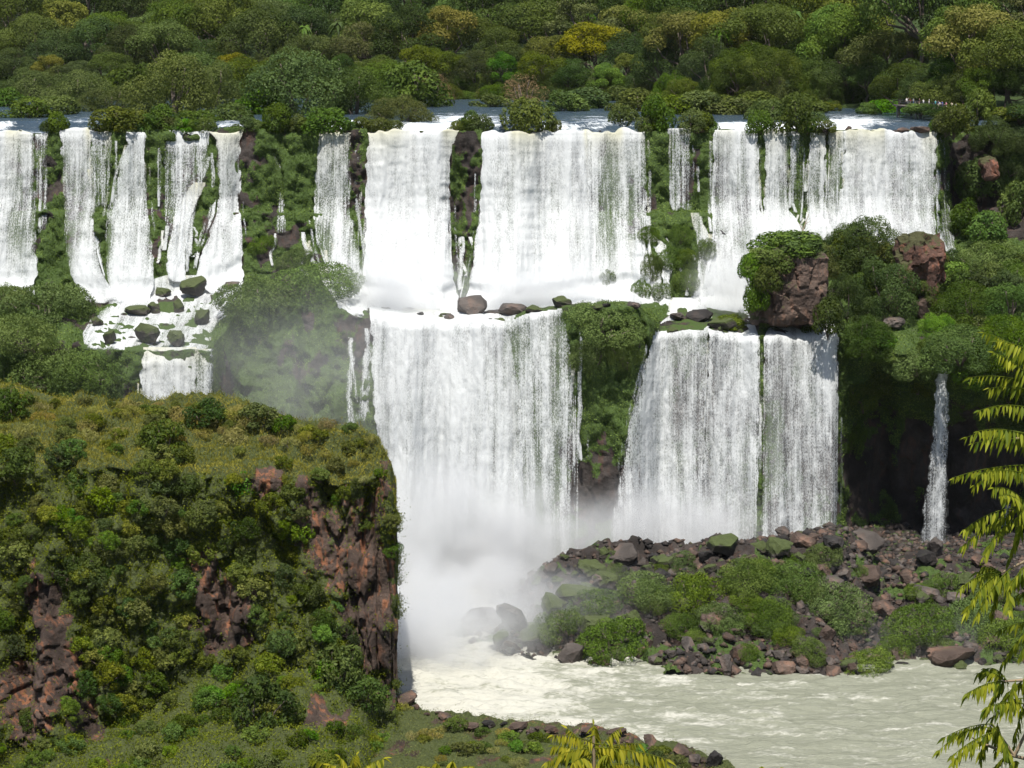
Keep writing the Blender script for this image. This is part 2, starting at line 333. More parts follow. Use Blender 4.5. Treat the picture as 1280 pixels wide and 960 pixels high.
# ------------------------------------------------------------------ the waterfalls: edges as (py, left px, right px), thickness of water, words
FALLS = [
 # upper tier
 ('broad white waterfall beside the brown capped moss boulder at the cliff end', .70, [(163,-70,43),(262,-70,44),(330,-70,46),(372,-70,44)], None),
 ('faint grey veil of water on dark rock next to broad falls', .30, [(166,44,60),(230,45,60),(292,47,58)], None),
 ('tall narrow waterfall plunging behind the mossy boulder', .76, [(163,75,116),(200,78,114),(262,82,116),(320,84,122),(352,92,132),(380,112,160)], None),
 ('thin wispy veil of water between two narrow falls', .34, [(167,112,140),(220,113,138),(262,116,132)], None),
 ('waterfall narrow at its lip and widening over a ledge', .72, [(163,158,183),(182,158,181),(200,150,181),(235,144,182),(262,137,184),(300,132,190),(350,134,194),(382,150,186)], None),
 ('stringy thin waterfall of separate threads over dark rock', .47, [(176,206,262),(215,206,258),(262,205,240),(300,207,236),(338,205,234)], None),
 ('white chute slanting down a mossy rib of rock', .80, [(228,244,258),(250,226,246),(280,216,236),(320,210,232),(352,208,232)], None),
 ('twisting waterfall from a stepped lip fanning out at its foot', .80, [(163,258,304),(176,270,300),(230,274,300),(262,272,299),(290,262,302),(320,250,304),(346,246,304),(368,264,300)], None),
 ('lacy cascade spreading over boulders above a ledge pool', .6, [(344,206,304),(366,140,302),(384,132,298),(400,110,274),(415,104,266),(438,104,260)], 'drape'),
 ('creamy lower waterfall dropping behind the grassy headland top', .90, [(434,178,244),(450,178,244),(480,176,244),(520,174,246),(575,172,248)], None),
 ('thin strands of water beside the creamy lower fall', .46, [(436,243,266),(470,244,266),(520,246,266),(575,248,268)], None),
 ('slender trickle on the dark mossy buttress', .40, [(188,340,347),(215,344,354),(262,346,356),(292,343,358)], None),
 ('waterfall breaking into steps beside a dark mossy cliff', .64, [(164,400,438),(200,396,438),(262,392,438),(300,396,446),(340,410,452),(380,428,458),(398,440,462)], None),
 ('massive square white waterfall between dark mossy ribs', .98, [(163,459,573),(180,460,566),(220,458,562),(300,456,562),(350,454,566),(390,458,580)], None),
 ('wide roaring waterfall beside the dark mossy rib', .92, [(166,603,742),(200,602,742),(262,600,742),(320,592,744),(360,586,748),(390,578,746)], None),
 ('streaky waterfall over green moss spilling to a sloping foot', .66, [(166,733,806),(200,734,808),(262,736,808),(300,738,806),(340,742,812),(384,746,818)], None),
 ('thin gauzy waterfall in a notch of dark rock', .42, [(157,836,862),(200,837,864),(264,838,866)], None),
 ('small stream stepping down mossy terraces', .62, [(266,862,876),(290,868,884),(320,874,888),(350,872,884),(380,862,882)], None),
 ('narrow rivulet curling round a moss hummock', .58, [(290,796,812),(305,814,832),(330,828,842),(352,828,838),(384,824,838)], None),
 ('thin stream sliding off a mossy ledge onto terraces', .6, [(270,806,812),(286,802,814),(296,796,812)], None),
 ('fine trickle parting on the mossy terraces', .55, [(292,884,890),(320,888,896),(345,880,892),(372,884,892)], None),
 ('sheet of white water sliding over moss at the streaky fall foot', .7, [(300,786,806),(330,790,812),(360,788,822),(386,788,832)], None),
 ('low white step of water below the moss hummocks', .75, [(372,838,866),(384,834,884),(404,830,890)], None),
 ('broken white water among rocks at the stepped fall foot', .6, [(330,398,414),(350,404,440),(376,418,456),(390,428,462)], None),
 ('feathered waterfall spreading into a bright chute at its foot', .78, [(159,892,947),(200,892,948),(262,890,950),(292,892,964),(320,886,952),(350,880,940),(392,872,936)], None),
 ('short waterfall between two green moss strips', .72, [(158,955,987),(200,956,986),(262,956,984),(280,950,1000),(300,940,1010)], None),
 ('faint thready fall on a green moss strip', .36, [(164,986,1006),(230,988,1004),(280,990,1004)], None),
 ('narrow white ribbon of water falling to a flat ledge', .68, [(164,1012,1033),(220,1010,1031),(262,1008,1030),(300,1004,1034)], None),
 ('second white ribbon falling beside the wide curtain', .66, [(164,1036,1056),(200,1037,1054),(262,1032,1052),(300,1028,1054)], None),
 ('wide curtain of waterfall ending at the shaded cliff', .84, [(162,1056,1172),(200,1054,1170),(262,1050,1168),(300,1046,1170),(322,1060,1180),(345,1150,1198)], None),
 ('thread of water at the edge of the shaded cliff', .50, [(168,1175,1181),(200,1178,1184),(262,1178,1186),(300,1176,1192),(338,1176,1198)], None),
 # lower tier
 ('huge lower waterfall plunging into a cloud of spray', .95, [(384,462,622),(400,462,628),(430,465,640),(500,467,650),(600,478,650),(700,488,655),(790,492,660)], 'shelf'),
 ('streaked side of the huge lower fall beside a mossy buttress', .74, [(384,628,702),(400,622,706),(430,634,712),(500,642,716),(600,644,715),(700,650,716),(765,655,716)], 'shelf'),
 ('slanting lower waterfall pouring off the mossy buttress side', .86, [(384,852,905),(398,830,890),(414,818,886),(450,808,886),(520,790,882),(600,774,880),(660,766,880),(725,768,880)], 'shelf'),
 ('lower waterfall with a green streak on either side', .88, [(386,880,936),(400,884,940),(420,886,948),(480,884,948),(560,880,948),(640,874,946),(715,868,942)], 'shelf'),
 ('lower waterfall of parallel white ribbons landing on boulders', .84, [(398,1008,1042),(410,960,1046),(422,955,1047),(480,955,1047),(560,954,1047),(640,952,1046),(692,950,1044)], 'shelf'),
 ('lone thin waterfall in front of the dark overhang', .74, [(448,1173,1182),(470,1171,1185),(540,1166,1186),(600,1160,1185),(660,1152,1186),(690,1150,1188)], 'free'),
 ('small far trickle under the overhang', .45, [(630,1255,1264),(660,1252,1266),(690,1248,1268)], None),
]
_r = random.Random(21)
def rivulets(n, x0, x1, y0, y1, where, lean=0):
    for _ in range(n):
        x = _r.uniform(x0, x1); ya = _r.uniform(y0, y0+(y1-y0)*.35); yb = _r.uniform(ya+(y1-ya)*.5, y1); rows = []; w = _r.uniform(2.5, 6)
        for k in range(6):
            rows.append((ya+(yb-ya)*k/5, x-w/2, x+w/2)); x += _r.uniform(-5, 5)+lean; w = max(2.2, w*_r.uniform(.85, 1.35))
        FALLS.append((where, _r.uniform(.5, .72), rows, 'rivulet'))
rivulets(9, 796, 892, 268, 388, 'thin white rivulet threading the mossy terraces beside the feathered fall', 2)
rivulets(6, 396, 458, 285, 396, 'thin white rivulet among dark rocks by the stepped fall', 3)
rivulets(7, 118, 300, 264, 350, 'thin white rivulet between the narrow falls', 0)
rivulets(4, 315, 395, 290, 350, 'thin white rivulet on the foot of the dark buttress', 0)
rivulets(4, 985, 1050, 255, 300, 'thin white rivulet beside the ribbons', 0)
rivulets(4, 1068, 1148, 690, 760, 'thin white rivulet trickling through the stony gully', -1)
rivulets(5, 560, 602, 265, 380, 'thin white rivulet on the dark mossy rib', 1)
rivulets(5, 430, 464, 400, 560, 'thin white rivulet beside the huge lower fall', 0)
rivulets(4, 716, 730, 395, 600, 'thin white rivulet on the edge of the moss buttress', 0)
def fall_edges(rows, py):
    r = np.array(rows, float)
    return np.interp(py, r[:, 0], r[:, 1]), np.interp(py, r[:, 0], r[:, 2])
def lip_h(px): px = np.asarray(px, float); return .55*fbm(np.stack([px.ravel()/17, px.ravel()*0+.5, px.ravel()*0], 1), 3, 905).reshape(px.shape)
# where the rock is under water (1 photo pixel per cell, x from -120)
WET = np.zeros((960, 1540))
for lab, den, rows, sh in FALLS:
    if sh == 'rivulet': continue
    for y in range(int(rows[0][0]), min(959, int(rows[-1][0]))):
        a, b = fall_edges(rows, y); WET[y, int(a)+120:int(b)+121] = np.maximum(WET[y, int(a)+120:int(b)+121], den)
def wet(px, py):
    return WET[np.clip(np.asarray(py).astype(int), 0, 959), np.clip(np.asarray(px).astype(int)+120, 0, 1539)]

ROCK = rock_mat('wet_basalt', base=(.042, .034, .03), red=(.15, .06, .032), redness=.22)
MOSSROCK_SPOTS = [   # bare rock windows on the main cliff: cx, cy, rx, ry
 (318,205,14,55),(590,220,14,90),(440,230,6,50),(868,205,12,40),(1215,215,40,70),(1245,270,40,40),(1170,600,140,85),(350,300,30,20),
 (760,600,45,50),(60,240,14,50),(205,290,8,30),(1225,185,30,30),(800,250,12,40),(985,380,60,30),(1150,330,40,40),(730,620,20,60)]
def bare(px, py):
    r = np.zeros(np.shape(px)); j3 = np.stack([px/22, py/22, px*0], 1)
    px = px+20*fbm(j3, 4, 911, .6); py = py+26*fbm(j3+31, 4, 912, .6)
    for cx, cy_, rx, ry in MOSSROCK_SPOTS:
        r = np.maximum(r, 1-sstep(.6, 1.15, np.sqrt(((px-cx)/rx)**2+((py-cy_)/ry)**2)))
    return r
px_c = np.arange(-116, 1417, 2.2); NSEG = [46, 3, 50, 12, 12, 70, 62, 14, 62]
pr = profile(px_c)
rows_py, rows_Y = [], []
for j, k in enumerate(NSEG):
    for t in np.arange(k)/k:
        e = t
        rows_py.append(pr[:, j, 0]*(1-e)+pr[:, j+1, 0]*e); rows_Y.append(pr[:, j, 1]*(1-e)+pr[:, j+1, 1]*e)
rows_py.append(pr[:, 9, 0]); rows_Y.append(pr[:, 9, 1])
PY = np.array(rows_py); YY = np.array(rows_Y); PX = np.broadcast_to(px_c, PY.shape)
P = at_y(PX, PY, YY).reshape(-1, 3); fpx, fpy = PX.ravel(), PY.ravel()
seg = np.repeat(np.arange(len(NSEG)), NSEG); seg = np.append(seg, 8); segv = np.repeat(seg, len(px_c))
wv = wet(fpx, fpy); dry = 1-sstep(.2, .6, wv)
q = P.copy()
f1, fe, rv = cells(P*np.array([.36, .36, .17]), 3)
big = fbm(P/14.0, 3, 11); mid = fbm(P/4.0, 4, 21); fine = fbm(P/1.3, 3, 31)
f1m, fem, rvm = cells(P/np.array([2.0, 2.0, 3.4])+mid[:, None]*.45, 7); f1n, fen, rvn = cells(P/np.array([3.6, 3.6, 7.0])+mid[:, None]*.5, 8)
pick = sstep(-.25, .25, fbm(P/9.0, 2, 79))
cush = pick*(1.0-1.5*f1m)*1.3+(1-pick)*(1.0-1.4*f1n)*2.3
brock = bare(fpx, fpy)
mossv = np.clip(.92-brock+.3*big+.55*fbm(P/np.array([3.5, 3.5, 7.]), 3, 77), 0, 1)*np.where(segv >= 7, np.clip(.42+.55*mid, 0, 1), 1)
on_face = np.isin(segv, (0, 1, 2, 5, 6)); on_talus = segv >= 7
disp = 1.1*big+.75*mid*(.4+.6*dry)+.25*fine+(.9*(rv-.5)+.5*np.minimum(fe*2, .5))*np.where(on_face, brock*.9+.25, .3)
disp = disp+dry*(1-brock)*cush*np.where(on_face, 1, .6)      # rounded moss cushions
disp *= np.where(on_face, 1, .75)*np.where(wv > .3, .55, 1)
casc = np.isin(segv, (3, 4)) & (fpx > 90) & (fpx < 310)
f1c, fec, rvc = cells(q/2.6+.3*mid[:, None], 17)
disp = np.where(casc, .55*fbm(q/2.4, 4, 73, .6)+.4*(rvc-.7), disp)
tal = segv == 8; f1t, fet, rvt = cells(q/2.4+.25*mid[:, None], 19)
disp = np.where(tal, disp*.6+1.3*(rvt-.5)+.9*np.minimum(fet, .4), disp)
lipfade = sstep(0, 12, fpy-np.repeat(pr[:, 0, 0][None], PY.shape[0], 0).ravel())
disp *= .15+.85*lipfade
dirc = P-np.array([0, 0, CAMZ]); dirc /= np.linalg.norm(dirc, axis=1)[:, None]
nrm = np.where(on_face[:, None], np.array([[0, -1., .15]]), np.array([[0, -.35, .95]]))
P = P+nrm*disp[:, None]
talus_n = segv >= 7
P[:, 2] += np.where(talus_n, 1.6*fbm(q/9, 3, 71)*np.where(segv == 8, 1, .5), 0)
# rows running back under the upper river
top = P[:len(px_c)]; wl_ = wet(px_c, pr[:, 0, 0]+4)
lipz = lip_h(px_c)*np.where(wl_ > .2, 1, 0)+np.where(wl_ > .2, ZU-.25, ZU+.35+.5*fbm(np.stack([top[:, 0]/5, top[:, 0]*0, top[:, 0]*0], 1), 3, 5))
top[:, 2] = lipz
r1 = top.copy(); r1[:, 1] += 5; r1[:, 0] *= (1+5/445.); r2 = r1.copy(); r2[:, 1] += 9; r2[:, 2] = ZU-2.5
V = np.concatenate([r2, r1, P]); nr = PY.shape[0]+2
moss_a = np.concatenate([np.repeat(.6, 2*len(px_c)), mossv*np.where(wv > .75, .6, 1)])
cliff_me = mesh_np('cliff', V, grid_faces(nr, len(px_c)), [ROCK], True, {'moss': moss_a})
cliff = setting(link('cliff', cliff_me))
CLIFF_FACES = grid_faces(nr, len(px_c))
BVH_CLIFF = BVHTree.FromPolygons([tuple(v) for v in V], CLIFF_FACES.tolist())
def hit(px, py, bvh=None):
    d = Vector(ray(px, py)).normalized(); loc, nn, i, dist = (bvh or BVH_CLIFF).ray_cast(Vector((0, 0, CAMZ)), d)
    if loc is None: return None, None
    if nn.dot(d) > 0: nn = -nn
    return loc, nn

# ------------------------------------------------------------------ upper river and the wooded bank beyond
def bank_y(x):      # distance of the far bank at world x
    pxs = np.array([-400, 0, 300, 540, 600, 800, 880, 960, 1010, 1100, 1180, 1215, 1260, 1700]);  d = np.array([700, 690, 660, 640, 640, 625, 575, 548, 560, 545, 500, 462, 455, 455.])
    return np.interp(x, (pxs-640)/FPX*d, d)
UW = river_mat('upper_river_water', (.035, .055, .075), (.66, .70, .72), .12, .12, .35)
gx = np.linspace(-150, 150, 260); gy = np.concatenate([np.linspace(0, 30, 34), np.linspace(32, 300, 90)])
GX, GD = np.meshgrid(gx, gy)
lip_at = np.interp(gx, (px_c-640)/FPX*445, pr[:, 0, 1]); GY = lip_at[None]+1.2+GD; GX = GX*(1+GD/460)
rp = np.stack([GX.ravel(), GY.ravel(), np.zeros(GX.size)], 1)
step_d = 8+5*fbm(np.stack([rp[:, 0]/14, rp[:, 0]*0, rp[:, 0]*0], 1), 3, 47); GDr = GD.ravel()
step_u = sstep(0, 2.2, GDr-step_d)
rz = ZU+1.5*step_u+.10*fbm(rp/np.array([3., 1.6, 1]), 3, 41)
rpx, rpy = project(np.stack([rp[:, 0], rp[:, 1], rz], 1))
foam = .02+.45*np.exp(-GDr/4)+.95*np.exp(-((GDr-step_d-1)/3.0)**2)*sstep(-.35, .25, fbm(np.stack([rp[:, 0]/16, rp[:, 0]*0+3, rp[:, 0]*0], 1), 2, 48))
for cx, cy_, rx, ry, k in ((582,150,60,7,.9),(700,158,60,7,.8),(760,152,60,8,.6),(1065,152,45,8,.9),(20,128,40,5,.25),(110,150,60,6,.4),(290,155,40,6,.5),(930,155,50,4,.5),(600,122,60,3,.3)):
    foam = np.maximum(foam, k*np.exp(-((rpx-cx)/rx)**2-((rpy-cy_)/ry)**2))
rz = rz+lip_h(rpx)*np.exp(-GDr/3.5)
rz = rz+.35*foam*fbm(rp/np.array([1.5, .9, 1]), 3, 43)
river_up = setting(link('upper_river', mesh_np('upper_river', np.stack([rp[:, 0], rp[:, 1], rz], 1), grid_faces(*GX.shape)[:, ::-1], [UW], True, {'foam': foam})))

SOIL = rock_mat('forest_floor', base=(.035, .03, .018), red=(.06, .045, .02), pale=(.09, .08, .05), mossc=(.03, .05, .012))
gx = np.linspace(-330, 330, 140); gd = np.concatenate([np.linspace(-4, 30, 16), np.linspace(40, 600, 40)])
GX, GD = np.meshgrid(gx, gd); GY = bank_y(GX)+GD
hill_z = lambda d: np.where(d < 0, d*.6, 1.2*sstep(0, 6, d)+34*sstep(8, 230, d)+30*sstep(200, 560, d))
HZ = ZU+1.3+hill_z(GD)+1.2*sstep(0, 15, GD)*fbm(np.stack([GX.ravel()/20, GY.ravel()/20, GX.ravel()*0], 1), 3, 51).reshape(GX.shape)
hill = setting(link('hill', mesh_np('hill', np.stack([GX, GY, HZ], -1).reshape(-1, 3), grid_faces(*GX.shape)[:, ::-1], [SOIL], True, {'moss': np.full(GX.size, .95)})))
def bank_z(x, y):
    d = y-float(bank_y(x)); return ZU+1.3+float(hill_z(np.array(d)))

# ------------------------------------------------------------------ lower river
LW = river_mat('lower_river_water', (.205, .212, .160), (.43, .425, .37), .3, .17, .45)
gx = np.linspace(-110, 170, 420); gy = np.concatenate([np.linspace(250, 345, 330), np.linspace(346, 420, 80)])
GX, GY = np.meshgrid(gx, gy); rp = np.stack([GX.ravel(), GY.ravel(), GX.ravel()*0], 1)
rpx, rpy = project(rp)
wob = fbm(rp/np.array([9., 5., 1]), 4, 61)
foam = .22+.62*sstep(780, 540, rpx+60*wob)+.34*sstep(1050, 700, rpx+80*wob)
foam = np.clip(foam, 0, 1.0)+.26*fbm(rp/np.array([6., 2.2, 1]), 3, 63)
rz = .28*fbm(rp/np.array([5., 2.4, 1]), 4, 65)+.6*np.maximum(0, fbm(rp/np.array([3.2, 1.5, 1]), 3, 67))*(.3+foam)+.12*fbm(rp/np.array([1.3, .7, 1]), 3, 68)
river = setting(link('river', mesh_np('river', np.stack([rp[:, 0], rp[:, 1], rz], 1), grid_faces(*GX.shape)[:, ::-1], [LW], True, {'foam': foam})))

# ------------------------------------------------------------------ the basalt headland in front
# station: px, then (py, distance) of back foot, back edge, brow, face middle, face foot, slope foot
HK = [
 (-130, [(470,352),(470,346),(575,312),(760,301),(962,279),(1045,248)]),
 (   0, [(482,350),(478,344),(572,312),(760,301),(962,279),(1045,248)]),
 (  60, [(496,346),(492,340),(580,311),(760,301),(955,281),(1045,249)]),
 ( 110, [(502,343),(498,338),(585,311),(760,302),(930,288),(1045,250)]),
 ( 170, [(506,341),(502,336),(588,311),(740,305),(890,300),(1030,260)]),
 ( 250, [(507,338),(503,333),(592,311),(730,306),(850,301),(1030,260)]),
 ( 310, [(512,336),(508,331),(596,311),(730,306),(835,301),(1030,260)]),
 ( 360, [(526,332),(521,327),(600,311),(730,306),(832,301),(1030,260)]),
 ( 420, [(531,328),(526,322),(602,311),(730,306),(838,302),(1030,260)]),
 ( 450, [(536,324),(530,318),(596,311),(725,307),(845,303),(1030,260)]),
 ( 474, [(552,318),(547,314),(596,309),(720,307),(852,304),(1015,277)]),
 ( 488, [(580,312),(575,310),(612,308),(720,307),(858,305),(1010,278)]),
 ( 495, [(612,312),(606,310),(640,309),(730,308),(862,306),(1005,279)]),
 ( 494, [(600,322),(600,320),(640,319),(730,318),(862,316),(870,314)]),
 ( 470, [(560,336),(560,335),(640,334),(760,333),(845,332),(850,331)]),
]
HPX = np.array([h[0] for h in HK], float); HPY = np.array([[c[0] for c in h[1]] for h in HK], float); HYY = np.array([[c[1] for c in h[1]] for h in HK], float)
hs = np.concatenate([np.linspace(0, 1, 20), np.linspace(1, 12, 250)[1:], np.linspace(12, 14, 30)[1:]])
st = np.arange(len(HK)); HPXs = np.interp(hs, st, HPX)
HSEG = [3, 40, 70, 70, 60]; py_, yy_, sg = [], [], []
for j, k in enumerate(HSEG):
    for t in np.arange(k+(j == len(HSEG)-1))/k:
        py_.append(np.interp(hs, st, HPY[:, j]*(1-t)+HPY[:, j+1]*t)); yy_.append(np.interp(hs, st, HYY[:, j]*(1-t)+HYY[:, j+1]*t)); sg.append(j)
HP_Y = np.array(py_); HP_X = np.broadcast_to(HPXs, HP_Y.shape); P = at_y(HP_X, HP_Y, np.array(yy_)).reshape(-1, 3); q = P.copy()
hx, hy = HP_X.ravel(), HP_Y.ravel(); sgv = np.repeat(np.array(sg), len(hs))
HROCK_SPOTS = [(60,760,24,70),(68,850,40,45),(30,880,40,70),(110,900,26,50),(20,930,30,30),(262,742,22,50),(296,770,26,45),(328,612,26,26),(388,650,16,50),(412,690,12,60),(442,700,18,95),
               (474,735,20,130),(488,790,14,80),(398,890,38,20),(455,800,20,40),(270,810,14,30),(488,600,8,26),(495,870,20,14)]
hb = np.zeros(len(P))
hj = np.stack([hx/20, hy/20, hx*0], 1); hxw = hx+16*fbm(hj, 4, 921, .6); hyw = hy+24*fbm(hj+31, 4, 922, .6)
for cx, cy_, rx, ry in HROCK_SPOTS: hb = np.maximum(hb, 1-sstep(.65, 1.1, np.sqrt(((hxw-cx)/rx)**2+((hyw-cy_)/ry)**2)))
big = fbm(P/11.0, 3, 111); mid = fbm(P/3.2, 4, 121); fine = fbm(P/.9, 3, 131)
f1, fe, rv = cells(P*np.array([.62, .62, .022])+mid[:, None]*.03, 103); f1b, feb, rvb = cells(P*np.array([1.1, 1.1, .10]), 105)
face = np.isin(sgv, (2, 3))
cols = (3.2*(rv-.5)+1.2*np.minimum(fe*1.6, .5)+.9*(rvb-.5))
disp = 1.5*big+(1.25*mid+.3*fine)*(1-.65*hb)+np.where(face, cols, .15*cols)
edge = np.minimum(1, np.abs(hs-13.5)/1.2)
for cx, cy_, rx, ry, dd in ((18,850,18,90,9),(108,870,20,80,6),(280,760,9,40,3.5),(35,960,50,40,5),(412,615,12,30,3),(150,620,22,30,3)):
    disp -= np.where(face, 1, 0)*dd*np.exp(-((hx-cx)/rx)**2-((hy-cy_)/ry)**2)
for cx, cy_, rx, ry, dd in ((62,800,16,120,3.5),(255,740,12,50,1.5)):
    disp += dd*np.exp(-((hx-cx)/rx)**2-((hy-cy_)/ry)**2)
nrm = np.where(face[:, None], np.array([[0., -1, .1]]), np.array([[0, -.3, .95]])); disp = disp*np.where(sgv == 0, .3, 1)*np.where(face, 1, .8)
side = np.repeat(sstep(9.5, 12, hs)[None], HP_Y.shape[0], 0).ravel()
disp = disp*(1-.55*side)
P = P+nrm*disp[:, None]+np.where(face, .5*disp*side, 0)[:, None]*np.array([[1., 0, 0]])
HROCK = rock_mat('headland_basalt', base=(.066, .045, .035), red=(.30, .115, .05), pale=(.30, .26, .23), redness=.6, mossc=(.05, .062, .018))
hm = np.clip(1-hb+.2*big, 0, 1)*np.where(sgv <= 1, 1, .85)
HV, HF = P, grid_faces(HP_Y.shape[0], len(hs))
headland = setting(link('headland', mesh_np('headland', HV, HF, [HROCK], True, {'moss': hm})))
BVH_HEAD = BVHTree.FromPolygons([tuple(v) for v in HV], HF.tolist())

# shore running out from the foot of the headland
SIL = np.array([(455,855),(500,866),(540,888),(600,900),(680,908),(760,914),(830,930),(880,950),(915,966),(960,1000)], float)
sx = np.linspace(455, 975, 200); sy0 = np.interp(sx, SIL[:, 0], SIL[:, 1])
ts = np.linspace(0, 1, 60); PYs = sy0[None]*(1-ts[:, None])+1090*ts[:, None]; PXs = np.broadcast_to(sx, PYs.shape)
P = at_z(PXs, PYs, np.full(PYs.shape, .6)).reshape(-1, 3)
P[:, 2] += 1.0+.8*fbm(P/6, 4, 141)+.4*fbm(P/1.5, 3, 142); P[:len(sx), 2] = -1.5; P[len(sx):2*len(sx), 2] -= .6
SV, SF = P, grid_faces(len(ts), len(sx))
shore = setting(link('riverbank', mesh_np('riverbank', SV, SF, [HROCK], True, {'moss': np.clip(.75+.5*fbm(P/5, 3, 143), 0, 1)})))
BVH_SHORE = BVHTree.FromPolygons([tuple(v) for v in SV], SF.tolist())

# the slope the camera stands on, below the frame
gx = np.linspace(-110, 110, 80); gy = np.linspace(-25, 272, 110); GX, GY = np.meshgrid(gx, gy)
Z = np.interp(GY, [-25, 1.5, 6, 14, 60, 140, 240, 272], [95, 94.35, 91.6, 88.0, 66, 36, 5, -2.5])+np.clip(GY/40, 0, 1)*1.2*fbm(np.stack([GX.ravel()/12, GY.ravel()/12, GX.ravel()*0], 1), 3, 151).reshape(GX.shape)
Z = Z-1.5*sstep(30, 90, GY)
slope = setting(link('hillside', mesh_np('hillside', np.stack([GX, GY, Z], -1).reshape(-1, 3), grid_faces(*GX.shape)[:, ::-1], [SOIL], True, {'moss': np.full(GX.size, .8)})))
def slope_z(x, y): return float(np.interp(y, gy, Z[:, np.argmin(np.abs(gx-x))]))

# ------------------------------------------------------------------ waterfalls
FALLM = fall_mat()
def build_fall(k, lab, den, rows, kind, parent=None):
    y0, y1 = rows[0][0], rows[-1][0]; py = np.arange(y0, y1+.1, 1.7); a, b = fall_edges(rows, py)
    wmax = (b-a).max(); nc = max(5, int(wmax/1.6)); s = np.linspace(0, 1, nc)
    j = np.stack([py/9, py*0+k*3.1, py*0], 1); a = a+2.2*fbm(j, 3, 201)*min(1, wmax/25); b = b+2.2*fbm(j+40, 3, 202)*min(1, wmax/25)
    PX = a[:, None]*(1-s)+b[:, None]*s; PY = np.broadcast_to(py[:, None], PX.shape)
    lip_wob = 0 if kind else 1
    Y = cliff_y(PX, PY).reshape(PX.shape)
    if not kind:
        Yp = np.pad(Y, ((10, 10), (0, 0)), mode='edge'); Y = sum(Yp[i_:i_+len(Y)] for i_ in range(21))/21
    if kind == 'free': Y = np.full(PX.shape, Y[0].mean()-.5)
    P = at_y(PX, PY, Y)
    step = np.linalg.norm(np.diff(P[:, nc//2], axis=0), axis=1); v = np.concatenate([[0], np.cumsum(step)])
    if y0 < 190 and parent is None and kind != 'rivulet' and rows[0][0] < 185:                       # starts on the upper river: lay the first rows on its surface
        back = P[0].copy(); rowsb = []
        for dy in (3.2, 1.6):
            r = back.copy(); r[:, 1] += dy; r[:, 2] = ZU+.13+lip_h(PX[0]); rowsb.append(r)
        P[0, :, 2] = ZU+.06+lip_h(PX[0]); P[1, :, 2] = np.minimum(P[1, :, 2], ZU-.1+lip_h(PX[0]))
        P = np.concatenate([np.array(rowsb), P]); v = np.concatenate([[-3.2, -1.6], v])
        PX = np.concatenate([PX[:1], PX[:1], PX]); PY = np.concatenate([PY[:1]-4, PY[:1]-2, PY])
    U = P[..., 0]+k*11.7; Vv = np.broadcast_to(v[:, None], U.shape)
    g = np.clip(Vv/7, 0, 1)
    f = lambda su, sv, o, sd: fbm(np.stack([U.ravel()/su, Vv.ravel()/sv, U.ravel()*0+k], 1), o, sd).reshape(U.shape)
    d = .7*f(4.0, 40, 3, 211)+.30*f(1.5, 12, 3, 212)+.13*f(.6, 1.8, 3, 213)
    kk = 15; ker = np.ones(kk)/kk
    blur = lambda A: np.stack([np.convolve(np.pad(A[:, c], kk//2, mode='edge'), ker, 'valid') for c in range(A.shape[1])], 1)
    shelf = blur(np.clip(np.abs(np.gradient(P[..., 1], axis=0))/(np.abs(np.gradient(P[..., 2], axis=0))+.05), 0, 2))
    off = np.clip(.75+.05*Vv, .55, 2.4)*np.clip((Vv+3.2)/5, .06, 1)
    if kind == 'drape': off = np.full(U.shape, .45); d = d*.3
    off = off*(1-.6*sstep(.5, 1.3, shelf)*(kind != 'drape')); d = d*(1-.5*sstep(.5, 1.3, shelf))
    D = P-np.array([0, 0, CAMZ]); D /= np.linalg.norm(D, axis=-1)[..., None]
    P = P-D*(off+d*(.12+.88*g))[..., None]
    s2 = np.broadcast_to(s, U.shape); wpx = np.abs(PX[:, -1]-PX[:, 0])[:, None]
    e = np.minimum(s2, 1-s2)*np.maximum(wpx, 1)                 # pixels from the edge
    dens = den*np.ones(U.shape)-.34*np.exp(-e/np.clip(wpx*.07, 1.2, 4))
    dens += .22*np.exp(-np.abs(Vv)/2.5)+.45*sstep(.55, .95, (PY-y0)/(y1-y0))*(den > .5)*(y1 < 420)+.3*sstep(.3, 1.3, shelf)
    dens -= .12*sstep(5, 20, Vv)*(den < .9)
    fr = (PY-y0)/(y1-y0); endn = f(1.2, 400, 3, 216)
    dens -= 1.3*sstep(.955+.05*endn, 1.02, fr)
    lip = np.exp(-np.maximum(Vv, 0)/3.0)*.8*sstep(-.3, .5, f(4, 50, 2, 215))
    me = mesh_np('waterfall', P.reshape(-1, 3), grid_faces(*U.shape), [FALLM], True, {'dens': dens.ravel(), 'lip': lip.ravel()}, np.stack([U.ravel(), Vv.ravel()], 1))
    if parent: return link('strand', me, parent)
    if kind == 'rivulet': return tag(link('rivulet', me), lab, 'rivulet', lab.replace('thin white rivulet', 'rivulets'))
    return tag(link('waterfall', me), lab, 'waterfall', 'waterfalls along the two tier cliff')
rs = random.Random(33)
for k, (lab, den, rows, kind) in enumerate(FALLS):
    o = build_fall(k, lab, den, rows, kind); wd = np.mean([r[2]-r[1] for r in rows])
    if kind in ('drape', 'rivulet', 'free') or wd < 16: continue
    for side in (1, 2):                      # loose threads beside the sheet
        for _ in range(3 if wd > 60 else 2):
            a_, b_ = rows[0][0]+(6 if rows[0][0] < 190 else 30), rows[-1][0]; ya = a_+(b_-a_)*rs.uniform(0, .45); yb = ya+(b_-ya)*rs.uniform(.4, .95); g = rs.uniform(-3, 8)*(-1 if side == 1 else 1); w = rs.uniform(2, 4.5)
            if yb-ya < 25: continue
            rr = []
            for y in np.linspace(ya, yb, 5):
                e = fall_edges(rows, y)[side-1]+g; g += rs.uniform(-1, 1); rr.append((y, e-w/2, e+w/2))
            build_fall(k*7+side, '', rs.uniform(.42, .62), rr, None, o)

